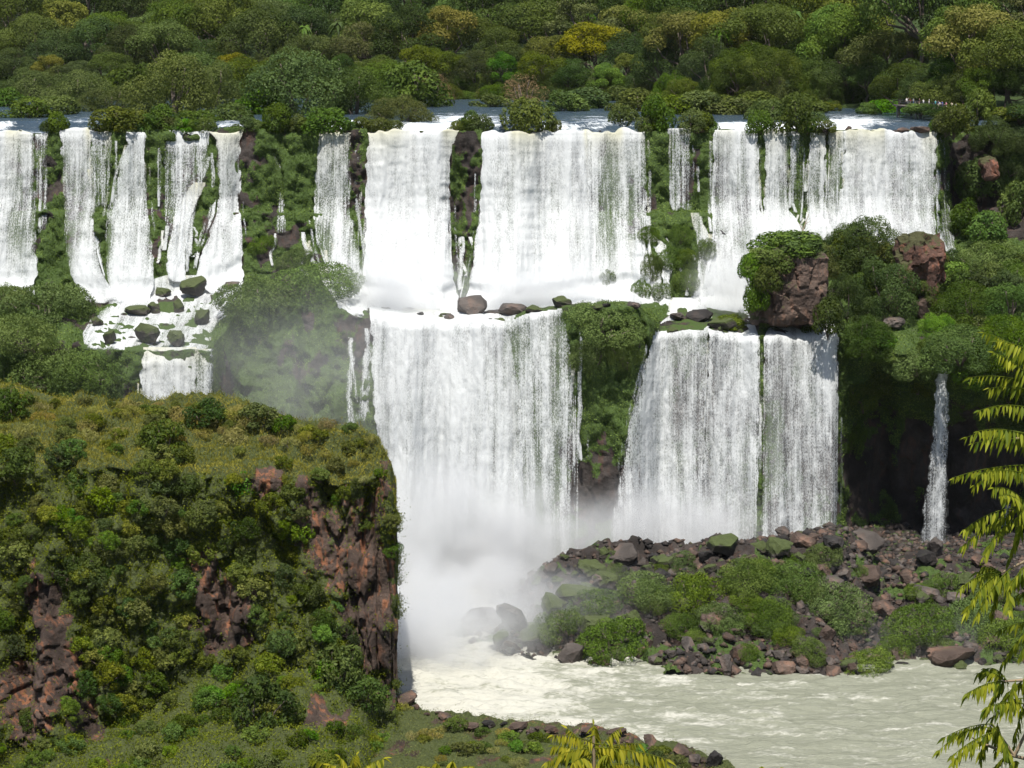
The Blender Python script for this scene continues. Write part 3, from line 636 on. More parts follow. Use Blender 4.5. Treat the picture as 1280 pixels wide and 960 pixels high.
# ------------------------------------------------------------------ foliage
rng = np.random.default_rng(7)
def unit(n, r): v = r.normal(size=(n, 3)); return v/np.linalg.norm(v, axis=1)[:, None]
def leaves(C, N, size, r, aspect=.5, spread=.9, shade=None, droop=0.0):
    """diamond shaped leaves at points C facing roughly N"""
    n = len(C); nn = N+spread*unit(n, r)*.8; nn /= np.linalg.norm(nn, axis=1)[:, None]+1e-9
    t = np.cross(nn, unit(n, r)); t[:, 2] -= droop; t /= np.linalg.norm(t, axis=1)[:, None]+1e-9
    w = np.cross(nn, t); w /= np.linalg.norm(w, axis=1)[:, None]+1e-9
    L = (size*r.uniform(.6, 1.35, n))[:, None]
    V = np.stack([C-t*L*.5, C+w*L*aspect*.5, C+t*L*.5-nn*L*.12, C-w*L*aspect*.5], 1).reshape(-1, 3)
    F = np.arange(4*n).reshape(n, 4)
    sh = r.uniform(0, 1, n) if shade is None else np.clip(shade+r.normal(0, .16, n), 0, 1)
    return V, F, np.repeat(sh, 4)
def lobed(lobes, n, size, r, aspect=.55, inner=.62, low=-.55, spread=.9, droop=0.0):
    """leaves through the shells of many overlapping lobes: light tops, gaps between"""
    c = np.array([l[0] for l in lobes], float); R = np.array([l[1] for l in lobes], float)
    area = (R[:, 0]*R[:, 1]+R[:, 0]*R[:, 2]); tone = r.uniform(.15, .85, len(lobes))
    k = r.choice(len(lobes), n*2, p=area/area.sum()); u = unit(n*2, r)
    keep = u[:, 2] > low+.3*r.normal(size=n*2); k, u = k[keep], u[keep]
    rad = inner+(1.06-inner)*np.sqrt(r.uniform(0, 1, len(k)))
    pts = c[k]+u*R[k]*rad[:, None]
    ins = np.zeros(len(pts), bool)
    for j in range(len(lobes)):
        ins |= (k != j) & ((((pts-c[j])/R[j])**2).sum(1) < .55)
    pts, u, k = pts[~ins][:n], u[~ins][:n], k[~ins][:n]
    nrm = u/R[k]; nrm /= np.linalg.norm(nrm, axis=1)[:, None]; nrm[:, 2] += .25
    return leaves(pts, nrm, size, r, aspect, spread, tone[k], droop)
def dome_lobes(r, n, rad, h, base, lr, flat=.75, fill=True):
    out = []
    for i in range(n):
        a = r.uniform(0, 2*math.pi); q = math.sqrt(r.uniform(0, 1)); zz = math.sqrt(max(0, 1-q*q))
        s = lr*r.uniform(.65, 1.3)
        z = base+h*zz*r.uniform(.75, 1.0)
        if not fill and r.uniform() < .3: z = base+h*zz*r.uniform(.2, .7)
        out.append(((rad*q*math.cos(a), rad*q*math.sin(a), z), (s, s, s*flat)))
    return out

BARK = flat_mat('grey_bark', (.09, .07, .055), .85, var=.5, sc=2.0); PALEBARK = flat_mat('pale_bark', (.42, .38, .32), .85, var=.4, sc=1.5)
LM = {
 'dark':   leaf_mat('dark_leaf',   (0.019, 0.032, 0.009), (0.056, 0.079, 0.020), .25, .3),
 'mid':    leaf_mat('green_leaf',  (0.032, 0.054, 0.012), (0.095, 0.129, 0.030), .3, .3),
 'olive':  leaf_mat('olive_leaf',  (0.037, 0.052, 0.013), (0.111, 0.132, 0.037), .28, .28),
 'bright': leaf_mat('bright_leaf', (0.047, 0.093, 0.016), (0.137, 0.209, 0.040), .35, .25),
 'yellow': leaf_mat('yellow_green_leaf', (0.079, 0.089, 0.014), (0.187, 0.183, 0.033), .3, .25),
 'brown':  leaf_mat('dry_brown_leaf', (0.094, 0.065, 0.037), (0.213, 0.150, 0.094), .2, .2, .01),
 'moss':   leaf_mat('moss_leaf',   (.043, .072, .017), (.150, .205, .060), .3, .15, .012),
 'grass':  leaf_mat('dry_grass_leaf', (.130, .128, .036), (.300, .262, .095), .3, .2),
 'hang':   leaf_mat('cliff_leaf',  (.052, .068, .015), (.165, .178, .045), .3, .35, .018),
}
def limb_mesh(mb, r, base, tip, rad, n=5, wob=.4, sides=6):
    base, tip = np.array(base, float), np.array(tip, float); t = np.linspace(0, 1, n)[:, None]
    p = base*(1-t)+tip*t; p[1:-1] += r.normal(0, wob, (n-2, 3)); mb.tube(p, np.linspace(rad, rad*.35, n), sides)
def tree_proto(seed, rad, h, trunk_h, lr, nl, size, mat, nlobes=16, flat=.75, low=-.55, bark=None, fill=True):
    r = np.random.default_rng(seed); lobes = dome_lobes(r, nlobes, rad, h, trunk_h, lr, flat, fill)
    V, F, a = lobed(lobes, nl, size, r, low=low); crown = mesh_np('crown', V, F, [LM[mat]], False, {'shade': a})
    mb = MB(); fork = np.array([r.normal(0, .4), r.normal(0, .4), trunk_h*.7]); tr = .035*(trunk_h+h)
    limb_mesh(mb, r, (0, 0, -1.2), fork, tr, 6, .15, 8)
    for lo in sorted(lobes, key=lambda l: -l[1][0])[:7]: limb_mesh(mb, r, fork, np.array(lo[0])*.92, tr*.5, 5, .4, 5)
    return crown, mb.data('trunk', [bark or BARK], True)
TREES = {   # kind: [(crown, trunk)], measured for a crown about 14 m across
 'domed':  [tree_proto(300+i, 6.2, 6.5, 4.5, 2.0, 14000, .32, 'mid', 34) for i in range(3)],
 'dark':   [tree_proto(310+i, 5.4, 8.5, 4.5, 2.0, 14000, .32, 'dark', 36) for i in range(3)],
 'olive':  [tree_proto(320+i, 6.6, 5.2, 5.5, 1.9, 13000, .31, 'olive', 34, .65) for i in range(3)],
 'bright': [tree_proto(330+i, 4.6, 7.0, 4.2, 1.7, 11000, .34, 'bright', 32) for i in range(2)],
 'open':   [tree_proto(340+i, 6.0, 6.5, 8.0, 1.5, 8000, .36, 'olive', 26, .65, -.4, BARK, False) for i in range(2)],
 'yellow': [tree_proto(350+i, 4.8, 6.5, 5.0, 1.6, 8500, .34, 'yellow', 26)  for i in range(1)],
}
def bush_proto(seed, rad, h, lr, nl, size, mat, nlobes=14, low=-.8, aspect=.5, droop=0., name='bush', flat=.85, base=.35):
    r = np.random.default_rng(seed); lobes = dome_lobes(r, nlobes, rad, h, base, lr, flat)
    for _ in range(max(3, nlobes//3)):
        a_ = r.uniform(0, 6.28); s = lr*r.uniform(.7, 1.1); lobes.append(((rad*.8*math.cos(a_), rad*.8*math.sin(a_), s*.6), (s, s, s*.8)))
    V, F, a = lobed(lobes, nl, size, r, aspect, low=low, droop=droop)
    mb = MB(); mb.add(V, F, a); 
    for lo in lobes[:5]: limb_mesh(mb, r, (0, 0, -.8), np.array(lo[0]), .05*rad, 4, .15, 4)
    me = mb.data(name, [LM[mat], BARK]); nf = len(me.polygons); mi = np.zeros(nf, np.int32); mi[len(F):] = 1
    me.polygons.foreach_set('material_index', mi); return me
BUSH = {   # about 5 m across
 'olive':  [bush_proto(400+i, 2.1, 2.3, 1.0, 3000, .34, 'olive', 16) for i in range(3)],
 'mid':    [bush_proto(410+i, 2.0, 2.2, 1.0, 2800, .36, 'mid', 16) for i in range(3)],
 'dark':   [bush_proto(420+i, 2.0, 2.6, 1.0, 2800, .36, 'dark', 16) for i in range(2)],
 'bright': [bush_proto(430+i, 1.9, 2.0, .9, 2600, .36, 'bright', 15) for i in range(2)],
 'brown':  [bush_proto(440, 2.1, 2.4, .8, 2400, .22, 'brown', 18, aspect=.2)],
 'moss':   [bush_proto(450+i, 2.2, 1.4, .62, 9000, .17, 'moss', 34, aspect=.3, droop=.5) for i in range(4)],
}
THICK = {   # big thickets about 12 m across
 'olive':  [bush_proto(510+i, 5.0, 5.2, 1.5, 16000, .27, 'olive', 38) for i in range(3)],
 'mid':    [bush_proto(520+i, 5.0, 5.2, 1.5, 16000, .27, 'mid', 38) for i in range(3)],
 'bright': [bush_proto(530, 5.0, 4.6, 1.4, 16000, .27, 'bright', 38)], 'dark': [bush_proto(531, 4.8, 5.4, 1.4, 16000, .27, 'dark', 38)],
}
CBUSH = {   # cliff plants about 3.4 m across, finer leaves
 'hang':   [bush_proto(460+i, 1.35, 1.2, .42, 2000, .23, 'hang', 24) for i in range(4)],
 'mid':    [bush_proto(470+i, 1.35, 1.3, .42, 2000, .22, 'mid', 24) for i in range(3)],
 'dark':   [bush_proto(480+i, 1.3, 1.4, .42, 1800, .22, 'dark', 22) for i in range(2)],
 'grass':  [bush_proto(490+i, 1.35, .8, .6, 1500, .30, 'grass', 12, aspect=.18, droop=-.5) for i in range(3)],
 'bright': [bush_proto(500+i, 1.3, 1.2, .42, 1800, .22, 'bright', 22) for i in range(2)],
}
R = random.Random(5)
def rot(): return R.uniform(0, 6.283)
def place_tree(kind, x, y, z, s, sz, label, group, name='tree'):
    crown, trunk = R.choice(TREES[kind]); e = link(name, None, None, (x, y, z), (0, 0, rot()), (s, s, sz))
    link('crown', crown, e); link('trunk', trunk, e); return tag(e, label, 'tree', group)
def place_mesh(me, name, loc, s, label, cat, group, rotation=None):
    s = s if hasattr(s, '__len__') else (s, s, s)
    o = link(name, me, None, loc, rotation or (0, 0, rot()), s); return tag(o, label, cat, group)

def near(px, py, marks):
    return min(marks, key=lambda m: ((m[0]-px)/1.0)**2+((m[1]-py)/1.0)**2)[2]
BRINK = [(0,0,'broad falls'),(70,0,'faint veil'),(120,0,'narrow falls'),(190,0,'ledge fall'),(240,0,'stringy fall'),(290,0,'twisting fall'),(350,0,'dark buttress'),(415,0,'stepped fall'),(480,0,'massive fall corner'),(540,0,'massive fall'),(588,0,'dark rib'),
 (640,0,'round brink bush'),(700,0,'wide roaring fall'),(770,0,'streaky fall'),(820,0,'mossy notch'),(850,0,'gauzy fall'),(895,0,'feathered fall'),(930,0,'feathered fall side'),(970,0,'green strips'),(1020,0,'ribbons'),(1070,0,'rapids'),(1120,0,'wide curtain'),(1170,0,'walkway start'),(1215,0,'walkway'),(1270,0,'shaded cliff')]
TK = {'domed': 'domed green tree', 'dark': 'dark dense tree', 'olive': 'flat topped olive tree', 'bright': 'bright green tree', 'open': 'open crowned tree with bare limbs', 'yellow': 'yellow green tree'}
def rank(d): return 'at the water edge' if d < 10 else 'in the second rank' if d < 32 else 'deep in the wood' if d < 62 else 'high on the slope' if d < 102 else 'on the skyline'
def wood_tree(kind, px, d, w=14., hh=1.0):
    """tree on the wooded bank: px across the picture, d metres behind the bank's edge"""
    X = (px-640)/FPX*620
    for _ in range(3):
        Yb = float(bank_y(X)); X = (px-640)/FPX*(Yb+d)
    Yt = float(bank_y(X))+d; s = w/15.0
    return place_tree(kind, X, Yt, bank_z(X, Yt), s, s*hh, ('broad ' if w > 23 else 'slim ' if w < 15 else '')+TK[kind]+' '+rank(d)+' beyond the '+near(px, 0, BRINK), 'rainforest trees behind the upper river')
kinds = ['domed']*6+['dark']*6+['olive']*4+['bright']*2+['open']+['yellow']
spots = []
def far_from(px, d, gap):
    for (a, b) in spots:
        if abs(a-px)*.235 < gap and math.hypot((a-px)*.235, (b-d)*.8) < gap: return False
    return True
for d0, d1, n, gap, w0, w1, hh in ((1, 9, 56, 8, 12, 18, .95), (10, 34, 66, 11, 18, 28, 1.0), (30, 64, 56, 13, 20, 31, 1.05), (60, 105, 56, 13, 22, 33, 1.1), (100, 150, 52, 14, 22, 33, 1.2)):
    placed = 0
    for _ in range(1500):
        if placed >= n: break
        px = R.uniform(-90, 1370); d = R.uniform(d0, d1)
        if not far_from(px, d, gap) or (1105 < px < 1300 and d < 16): continue
        spots.append((px, d)); placed += 1
        kd = R.choice(kinds)
        if d < 30 and 560 < px < 900 and R.random() < .5: kd = 'dark'
        if d < 30 and 740 < px < 860 and R.random() < .2: kd = 'yellow'
        wood_tree(kd, px, d, R.uniform(w0, w1), hh*R.uniform(.9, 1.2))

# palms standing out of the canopy
def palm_proto(seed):
    r = np.random.default_rng(seed); mb = MB(); t = np.linspace(0, 1, 8)[:, None]
    mb.tube(np.concatenate([.5*np.sin(t*2)*r.normal(), .3*t, t*15-1], 1), np.linspace(.22, .14, 8), 7)
    tip = np.array([.5*np.sin(2)*0, .3, 14.0]); fr = []
    for i in range(18):
        a = i*2.4+r.normal(0, .2); el = r.uniform(-.2, 1.1); L = r.uniform(2.6, 3.4); V = []; q = np.linspace(0, 1, 7)
        x = L*q*math.cos(el); z = L*(q*math.sin(el)-.95*q**2.2)
        c = np.stack([x*math.cos(a), x*math.sin(a), z], 1)+tip
        w = .42*np.sin(np.pi*np.clip(q*.9+.1, 0, 1)); sd = np.array([-math.sin(a), math.cos(a), 0])
        for sgn in (-1, 1):
            o = c+sgn*sd*w[:, None]; o[:, 2] -= .55*w
            VV = np.stack([c, o], 1).reshape(-1, 3); F = np.array([[2*k, 2*k+1, 2*k+3, 2*k+2] for k in range(6)]); fr.append((VV, F, r.uniform(.3, .9)))
    mc = MB()
    for VV, F, sh in fr: mc.add(VV, F, sh)
    return mc.data('crown', [LM['mid']]), mb.data('trunk', [PALEBARK], True)
PALM = [palm_proto(700), palm_proto(701)]
for px, d, h, lab in ((362, 26, 1.35, 'slim palm standing above the domed thicket'), (384, 30, 1.25, 'second palm beside the slim one above the thicket'), (425, 34, 1.3, 'palm alone above the olive thicket'),
                      (905, 22, 1.2, 'pale trunked palm above the feathered fall'), (895, 26, 1.1, 'thin pale palm in the dark wood'), (1060, 40, 1.4, 'tall pale palm above the rapids')):
    X = (px-640)/FPX*(float(bank_y((px-640)/FPX*650))+d); Yt = float(bank_y(X))+d; c_, t_ = R.choice(PALM)
    e = link('palm', None, None, (X, Yt, bank_z(X, Yt)+1), (0, 0, rot()), (1.1, 1.1, h)); link('crown', c_, e); link('trunk', t_, e); tag(e, lab, 'palm', 'palms in the wood')

# ------------------------------------------------------------------ moss and low growth on the rock (nobody could count it)
def tri_area_points(V, F, weight, n, r):
    a, b, c, d = (V[F[:, i]] for i in range(4)); cr = np.cross(c-a, d-b)*.5; ar = np.linalg.norm(cr, axis=1)+1e-9; w = ar*weight
    k = r.choice(len(F), n, p=w/w.sum()); u, v = r.uniform(0, 1, (2, n, 1))
    p = (a[k]*(1-u)+b[k]*u)*(1-v)+(d[k]*(1-u)+c[k]*u)*v; return p, (cr/ar[:, None])[k], k
r_ = np.random.default_rng(77)
cV = np.array([v.co for v in cliff_me.vertices]); fm = moss_a[CLIFF_FACES].mean(1); cc = cV[CLIFF_FACES].mean(1); cpx, cpy = project(cc)
vis = (cpx > -60) & (cpx < 1340); wface = wet(cpx, cpy)
wgt = np.where(vis & (fm > .45) & (wface < .55), fm, 0)*np.where(cpy > 660, .5, 1)*np.where((cpx < 490) & (cpy > 560), 0, 1)
p, nn, k = tri_area_points(cV, CLIFF_FACES, wgt, 120000, r_)
tone = np.clip(.5+.5*fbm(p/3.0, 3, 301), 0, 1)
Vm, Fm, am = leaves(p+nn*.10, nn, .42, r_, .42, .9, tone, .7)
stuff(link('moss', mesh_np('moss', Vm, Fm, [LM['moss']], False, {'shade': am})), 'green moss and fern cushions covering the wet cliff between falls', 'moss')
hw = hm[HF].mean(1); hc = HV[HF].mean(1); hpx, hpy = project(hc); seg_f = sgv[HF].min(1)
wgt = np.where((hpx > -60) & (hpy < 1000) & (hw > .35), hw, .02)*np.where(seg_f == 0, .3, 1)
p, nn, k = tri_area_points(HV, HF, wgt, 170000, r_)
tone = np.clip(.5+.55*fbm(p/2.2, 3, 303), 0, 1); ontop = seg_f[k] <= 1
Vm, Fm, am = leaves(p[~ontop]+nn[~ontop]*r_.gamma(1.3, .32, (~ontop).sum())[:, None], nn[~ontop], .27, r_, .45, 1.2, tone[~ontop], .3)
stuff(link('undergrowth', mesh_np('undergrowth', Vm, Fm, [LM['hang']], False, {'shade': am})), 'leafy creepers and ferns covering the face of the basalt headland', 'undergrowth')
Vm, Fm, am = leaves(p[ontop]+r_.gamma(1.6, .16, ontop.sum())[:, None]*np.array([[0, 0, 1.]]), nn[ontop]*.4+unit(ontop.sum(), r_)*.6, .55, r_, .13, 1.0, tone[ontop], -.9)
stuff(link('grass', mesh_np('grass', Vm, Fm, [LM['grass']], False, {'shade': am})), 'dry yellowish grass over the headland top', 'grass')

p, nn, k = tri_area_points(SV, SF, np.where(SV[SF].mean(1)[:, 2] > .3, 1, .02), 26000, r_)
Vm, Fm, am = leaves(p+r_.gamma(1.4, .16, len(p))[:, None]*np.array([[0, 0, 1.]]), nn*.5+unit(len(p), r_)*.6, .34, r_, .2, 1.0, np.clip(.5+.5*fbm(p/2.5, 3, 305), 0, 1), -.3)
stuff(link('grass', mesh_np('grass', Vm, Fm, [LM['hang']], False, {'shade': am})), 'low green growth over the near shore', 'grass')
# ------------------------------------------------------------------ boulders
def boulder_proto(seed, npts=18, sub=2, amp=.10, sq=(1, 1, .8)):
    r = np.random.default_rng(seed); bm = bmesh.new()
    for v in unit(npts, r)*np.array(sq)*r.uniform(.8, 1.05, (npts, 1)): bm.verts.new(v)
    g = bmesh.ops.convex_hull(bm, input=bm.verts[:]); bmesh.ops.delete(bm, geom=[v for v in bm.verts if not v.link_faces], context='VERTS')
    bmesh.ops.triangulate(bm, faces=bm.faces[:])
    for lim in (.55, .3):
        bmesh.ops.subdivide_edges(bm, edges=[e for e in bm.edges if e.calc_length() > lim], cuts=1); bmesh.ops.triangulate(bm, faces=bm.faces[:])
        bmesh.ops.smooth_vert(bm, verts=bm.verts[:], factor=.14, use_axis_x=True, use_axis_y=True, use_axis_z=True)
    co = np.array([v.co for v in bm.verts]); d = amp*fbm(co*2.6+seed, 4, seed, .6)
    for v, dd in zip(bm.verts, d): v.co = v.co*(1+dd)
    bm.normal_update()
    me = bpy.data.meshes.new('boulder'); bm.to_mesh(me); bm.free()
    n = len(me.vertices); co = np.array([v.co for v in me.vertices]); nz = np.array([v.normal.z for v in me.vertices])
    at = me.attributes.new('moss', 'FLOAT', 'POINT'); at.data.foreach_set('value', np.clip(.05+.42*nz, 0, 1).astype(np.float32)); return me
BROCK = {'grey': rock_mat('grey_boulder', (.085, .072, .064), (.14, .08, .055), (.26, .25, .23), .35, sc=1.6),
         'brown': rock_mat('brown_boulder', (.13, .085, .065), (.22, .115, .075), (.30, .25, .22), .5, mossc=(.05, .05, .02), sc=1.6),
         'dark': rock_mat('dark_wet_boulder', (.03, .027, .026), (.06, .04, .03), (.12, .12, .12), .3, sc=1.6)}
BROCK['rust'] = rock_mat('rust_boulder', (.11, .06, .045), (.24, .09, .05), (.28, .2, .17), .7, mossc=(.05, .05, .02), sc=1.6)
BROCK['brown'] = rock_mat('brown_boulder', (.095, .066, .052), (.19, .10, .065), (.28, .24, .21), .5, mossc=(.045, .05, .018), sc=1.6)
BROCK['mossy'] = rock_mat('mossy_boulder', (.06, .052, .045), (.1, .07, .05), (.2, .2, .18), .3, mossc=(.045, .058, .018), sc=1.6)
BPROTO = {}
for ck, bmat in BROCK.items():
    BPROTO[ck] = []
    for i in range(6):
        me = boulder_proto(600+i, sq=((1, 1, .8), (1, .9, .65), (.8, .8, 1), (1.1, .8, .7), (1, 1, .9), (.9, .9, .6))[i]); me.materials.append(bmat); BPROTO[ck].append(me)
        if ck == 'mossy':
            a_ = np.zeros(len(me.vertices), np.float32); me.attributes['moss'].data.foreach_get('value', a_); me.attributes['moss'].data.foreach_set('value', np.clip(a_+.45, 0, 1))
def boulder(px, py, w, h, ck, label, group, bvh=None, i=None, base=True, sink=.25, name='boulder'):
    """w, h in photo pixels; py is the boulder's foot"""
    loc, nn = hit(px, py, bvh)
    if loc is None: return
    m = loc.y/FPX; sx, sz = w*m/2, h*m/1.7
    z = loc.z+sz*(.8-sink)
    me = BPROTO[ck][i if i is not None else R.randrange(6)]
    return place_mesh(me, name, (loc.x, loc.y+sx*.5, z), (sx, sx*R.uniform(.8, 1.1), sz), label, 'boulder', group, (R.uniform(-.15, .15), R.uniform(-.15, .15), rot()))
RUBBLE = [(783,708,'big pale block'),(690,725,'standing stone'),(908,700,'pointed boulder'),(1005,690,'reddish wet boulder'),(1085,690,'broken boulder'),(1090,735,'ochre boulder'),(1160,710,'lone thin waterfall'),(978,848,'tan waterline boulder'),(925,832,'slanting slab'),
 (895,790,'reddish block'),(862,815,'low grey block'),(1130,832,'rounded brown boulder'),(1200,842,'long low rock'),(790,760,'grey rock column'),(650,790,'dim broad boulder'),(720,840,'misty boulder'),(1040,765,'largest soft shrub'),(1250,780,'overhang shrubs'),(1040,850,'green waterline shrub'),(800,845,'misty green mound'),(1115,770,'stony gully'),(960,760,'shrub above the tan boulder')]
def sized(w, a, b): return 'tiny' if w < a else 'small' if w < (a+b)/2 else 'middling' if w < b else 'large'
G1 = 'boulders heaped below the lower falls'
for px, py, w, h, ck, lab in (
 (783,708,64,46,'grey','big pale grey block with cracked face topping the rubble heap'),
 (830,720,52,42,'mossy','moss topped boulder leaning against the big pale block'),
 (908,700,58,52,'mossy','tall pointed grey boulder at the foot of the lower fall'),
 (690,725,26,36,'grey','upright standing stone in the spray'),
 (740,725,50,36,'mossy','rounded green grey boulder beside the spray'),
 (975,700,50,46,'mossy','brown boulder mossy on top below the ribbons'),
 (1005,690,40,34,'brown','reddish boulder wet with falling water'),
 (1040,690,40,30,'dark','dark wet boulder under the ribbon falls'),
 (1085,690,60,40,'grey','wide broken boulder beside the dark overhang'),
 (1090,735,70,44,'brown','ochre brown boulder above the rubble chute'),
 (1160,710,30,36,'dark','dark boulder splashed by the lone thin waterfall'),
 (978,848,48,38,'brown','big tan boulder standing at the waterline'),
 (925,832,40,40,'brown','slanting tan slab beside the waterline'),
 (895,790,44,40,'brown','reddish rectangular block under the moss bank'),
 (862,815,34,28,'grey','grey block low on the rubble'),
 (1130,832,44,34,'brown','rounded brown boulder under green shrubs by the water'),
 (1200,842,90,44,'brown','long low brown rock at the far waterline'),
 (1175,828,60,30,'brown','flat brown rock behind the waterline'),
 (790,760,30,40,'grey','grey column of rock between mossy mounds'),
 (600,790,60,50,'grey','dim boulder half lost in the spray'),
 (650,790,70,56,'grey','broad dim boulder behind the spray'),
 (560,790,40,26,'dark','dark low rock at the edge of the white pool'),
 (720,840,70,40,'grey','misty grey boulder on the river edge')):
    boulder(px, py, w, h, ck, lab, G1)
# broken stone too small to pick apart
tf = np.where((segv[np.clip(CLIFF_FACES[:, 0]-2*len(px_c), 0, None)] >= 7) & (cpx > 560) & vis, 1.0, 0); p, nn, k = tri_area_points(cV, CLIFF_FACES, tf, 5200, r_)
ico = np.array([[0, 0, 1], [.9, 0, .2], [.25, .85, .25], [-.75, .5, .15], [-.7, -.55, .3], [.3, -.85, .15], [0, 0, -.8]]); icf = np.array([[0, 1, 2], [0, 2, 3], [0, 3, 4], [0, 4, 5], [0, 5, 1], [6, 2, 1], [6, 3, 2], [6, 4, 3], [6, 5, 4], [6, 1, 5]])
Vs = []
for q_ in p:
    a_ = r_.uniform(0, 6.28); c_, s_ = math.cos(a_), math.sin(a_); sz_ = r_.gamma(2.2, .17)+.12
    Vs.append((ico+r_.normal(0, .14, ico.shape))*sz_*np.array([1.1, .9, .75])@np.array([[c_, -s_, 0], [s_, c_, 0], [0, 0, 1]])+q_)
Vs = np.concatenate(Vs); Fs = (icf[None]+(np.arange(len(p))*7)[:, None, None]).reshape(-1, 3)
stuff(link('rubble', mesh_np('rubble', Vs, Fs, [BROCK['grey'], BROCK['brown'], BROCK['dark']], False, {'moss': np.clip(np.repeat(r_.uniform(-.2, .55, len(p)), 7), 0, 1)}, fmat=np.repeat(r_.integers(0, 3, len(p)), 10))), 'loose broken stone covering the heap below the lower falls', 'rubble')
for i in range(16):
    px = R.choice((R.uniform(458, 580), R.uniform(690, 830), R.uniform(820, 930))); py = float(profile(np.array([px]))[0, 5, 0])-R.uniform(-2, 14); w = R.uniform(10, 26); ck = R.choice(('grey', 'dark', 'mossy'))
    boulder(px, py, w, w*R.uniform(.55, .85), ck, sized(w, 13, 21)+' '+ck+' rock in the white water of the shelf above the '+('huge lower fall' if px < 600 else 'moss buttress' if px < 815 else 'slanting fall'), 'rocks in the shelf water', sink=.4, name='shelf_rock')
talus_y0 = lambda x: np.interp(x, [560, 640, 700, 800, 950, 1060, 1180, 1300], [770, 745, 715, 705, 690, 690, 715, 710])
talus_y1 = lambda x: np.interp(x, [560, 640, 700, 820, 1000, 1150, 1300], [795, 822, 838, 850, 852, 850, 845])
for i in range(250):
    px = R.uniform(620, 1300); a, b = talus_y0(px), talus_y1(px); t = R.random(); py = a+(b-a)*t
    if i > 160: t = R.uniform(-.12, .2); py = a+(b-a)*t
    if R.random() < .35: py = b-R.uniform(0, 22)
    w = R.choice((9, 12, 15, 20, 26))*R.uniform(.8, 1.2); ck = R.choice(('brown', 'brown', 'grey', 'dark')) if t > .5 else R.choice(('grey', 'dark', 'mossy', 'mossy', 'brown'))
    if i > 160: w = R.uniform(12, 34)
    boulder(px, py, w, w*R.uniform(.6, .9), ck, sized(w, 11, 22)+' '+{'brown': 'tan brown', 'grey': 'grey', 'dark': 'dark wet', 'mossy': 'mossy'}[ck]+' stone in the rubble near the '+near(px, py, RUBBLE), 'stones in the rubble below the falls', name='stone')
for i in range(70):   # the stony gully below the thin fall
    t = R.random(); px = 1115+60*(1-t)*R.uniform(-.6, 1)-30*t+R.uniform(-22, 22); py = 700+130*t
    w = R.uniform(7, 18); boulder(px, py, w, w*.7, R.choice(('grey', 'dark', 'brown')), sized(w, 9, 15)+' stone in the '+('upper' if t < .33 else 'middle' if t < .66 else 'lower')+' part of the stony gully under the lone waterfall', 'stones of the gully', name='gully_stone')
for px, py, w, h, ck, lab in (
 (590,394,44,40,'grey','grey boulder standing in white water between the two tiers'),
 (640,396,46,26,'grey','low grey rock on the lip of the huge lower fall'),
 (668,394,34,20,'mossy','small dark rock on the lower lip'),
 (525,398,16,14,'dark','little dark rock in the foam of the shelf'),
 (622,418,26,36,'mossy','mossy rock splitting the lower lip'),
 (875,402,38,24,'dark','dark rock in the foam at the shelf edge'),
 (905,414,50,28,'mossy','low dark rock with moss on the lower lip'),
 (845,402,30,16,'grey','flat grey rock below the moss hummocks'),
 (700,390,50,22,'mossy','flat dark ledge rock on the buttress top'),
 (242,374,52,46,'mossy','big grey boulder at the foot of the twisting fall'),
 (203,374,30,26,'mossy','mossy boulder in the lacy cascade'),
 (222,392,24,22,'mossy','round mossy stone in the lacy cascade'),
 (252,408,26,34,'mossy','tall mossy stone beside the lacy cascade'),
 (220,436,30,36,'mossy','big mossy stone at the edge of the ledge pool'),
 (183,430,40,42,'mossy','square mossy stone in the middle of the cascade'),
 (136,432,24,34,'mossy','mossy stone parting the cascade'),
 (168,400,44,26,'mossy','mossy ledge stone above the pool'),
 (190,395,30,20,'mossy','flat mossy stone high in the cascade'),
 (120,408,26,20,'mossy','mossy stone at the outer side of the cascade'),
 (290,362,34,18,'grey','grey stones beside the foot of the twisting fall'),
 (430,345,30,24,'dark','dark rock between small steps of water'),
 (440,372,30,20,'grey','grey rock at the foot of the stepped fall'),
 (1115,395,50,30,'brown','brown block beside the shelf shrubs'),
 (1155,400,36,44,'brown','upright brown block under the shelf shrubs'),
 (1130,345,40,40,'brown','reddish block behind the shelf trees'),
 (1160,385,30,24,'brown','red brown block behind the upright block'),
 (1120,412,36,24,'grey','pale block in the moss of the shelf'),
 (1222,375,18,22,'brown','brown stone on the green slope'),
 (1200,380,22,20,'grey','grey stone on the green slope')):
    boulder(px, py, w, h, ck, lab, 'boulders on the shelf between the tiers')
for px, py, w, h, ck, lab in ((127,168,24,16,'brown','rusty rock on the brink between two narrow falls'),(325,160,26,18,'brown','rusty rock on the brink above the dark buttress'),
 (205,152,34,14,'brown','orange brown rock on the brink among bushes'),(870,160,34,16,'brown','orange brown rock on the brink beside the gauzy fall'),
 (1062,166,16,10,'brown','small red rock at the brink of the wide curtain'),(1130,158,30,14,'brown','red brown outcrop beside the end of the upper river'),
 (1150,160,36,16,'brown','low red rock beneath the walkway'),(1035,160,24,10,'dark','dark rock in the rapids above the ribbons'),(255,152,20,10,'grey','pale rock on the brink among bushes')):
    m = 446/FPX; b = at_y(px, py, 448.0)
    place_mesh(R.choice(BPROTO[ck]), 'boulder', (b[0], 448.5, ZU+.2), (w*m/2, w*m/2.4, h*m/1.7), lab, 'boulder', 'rocks on the brink')
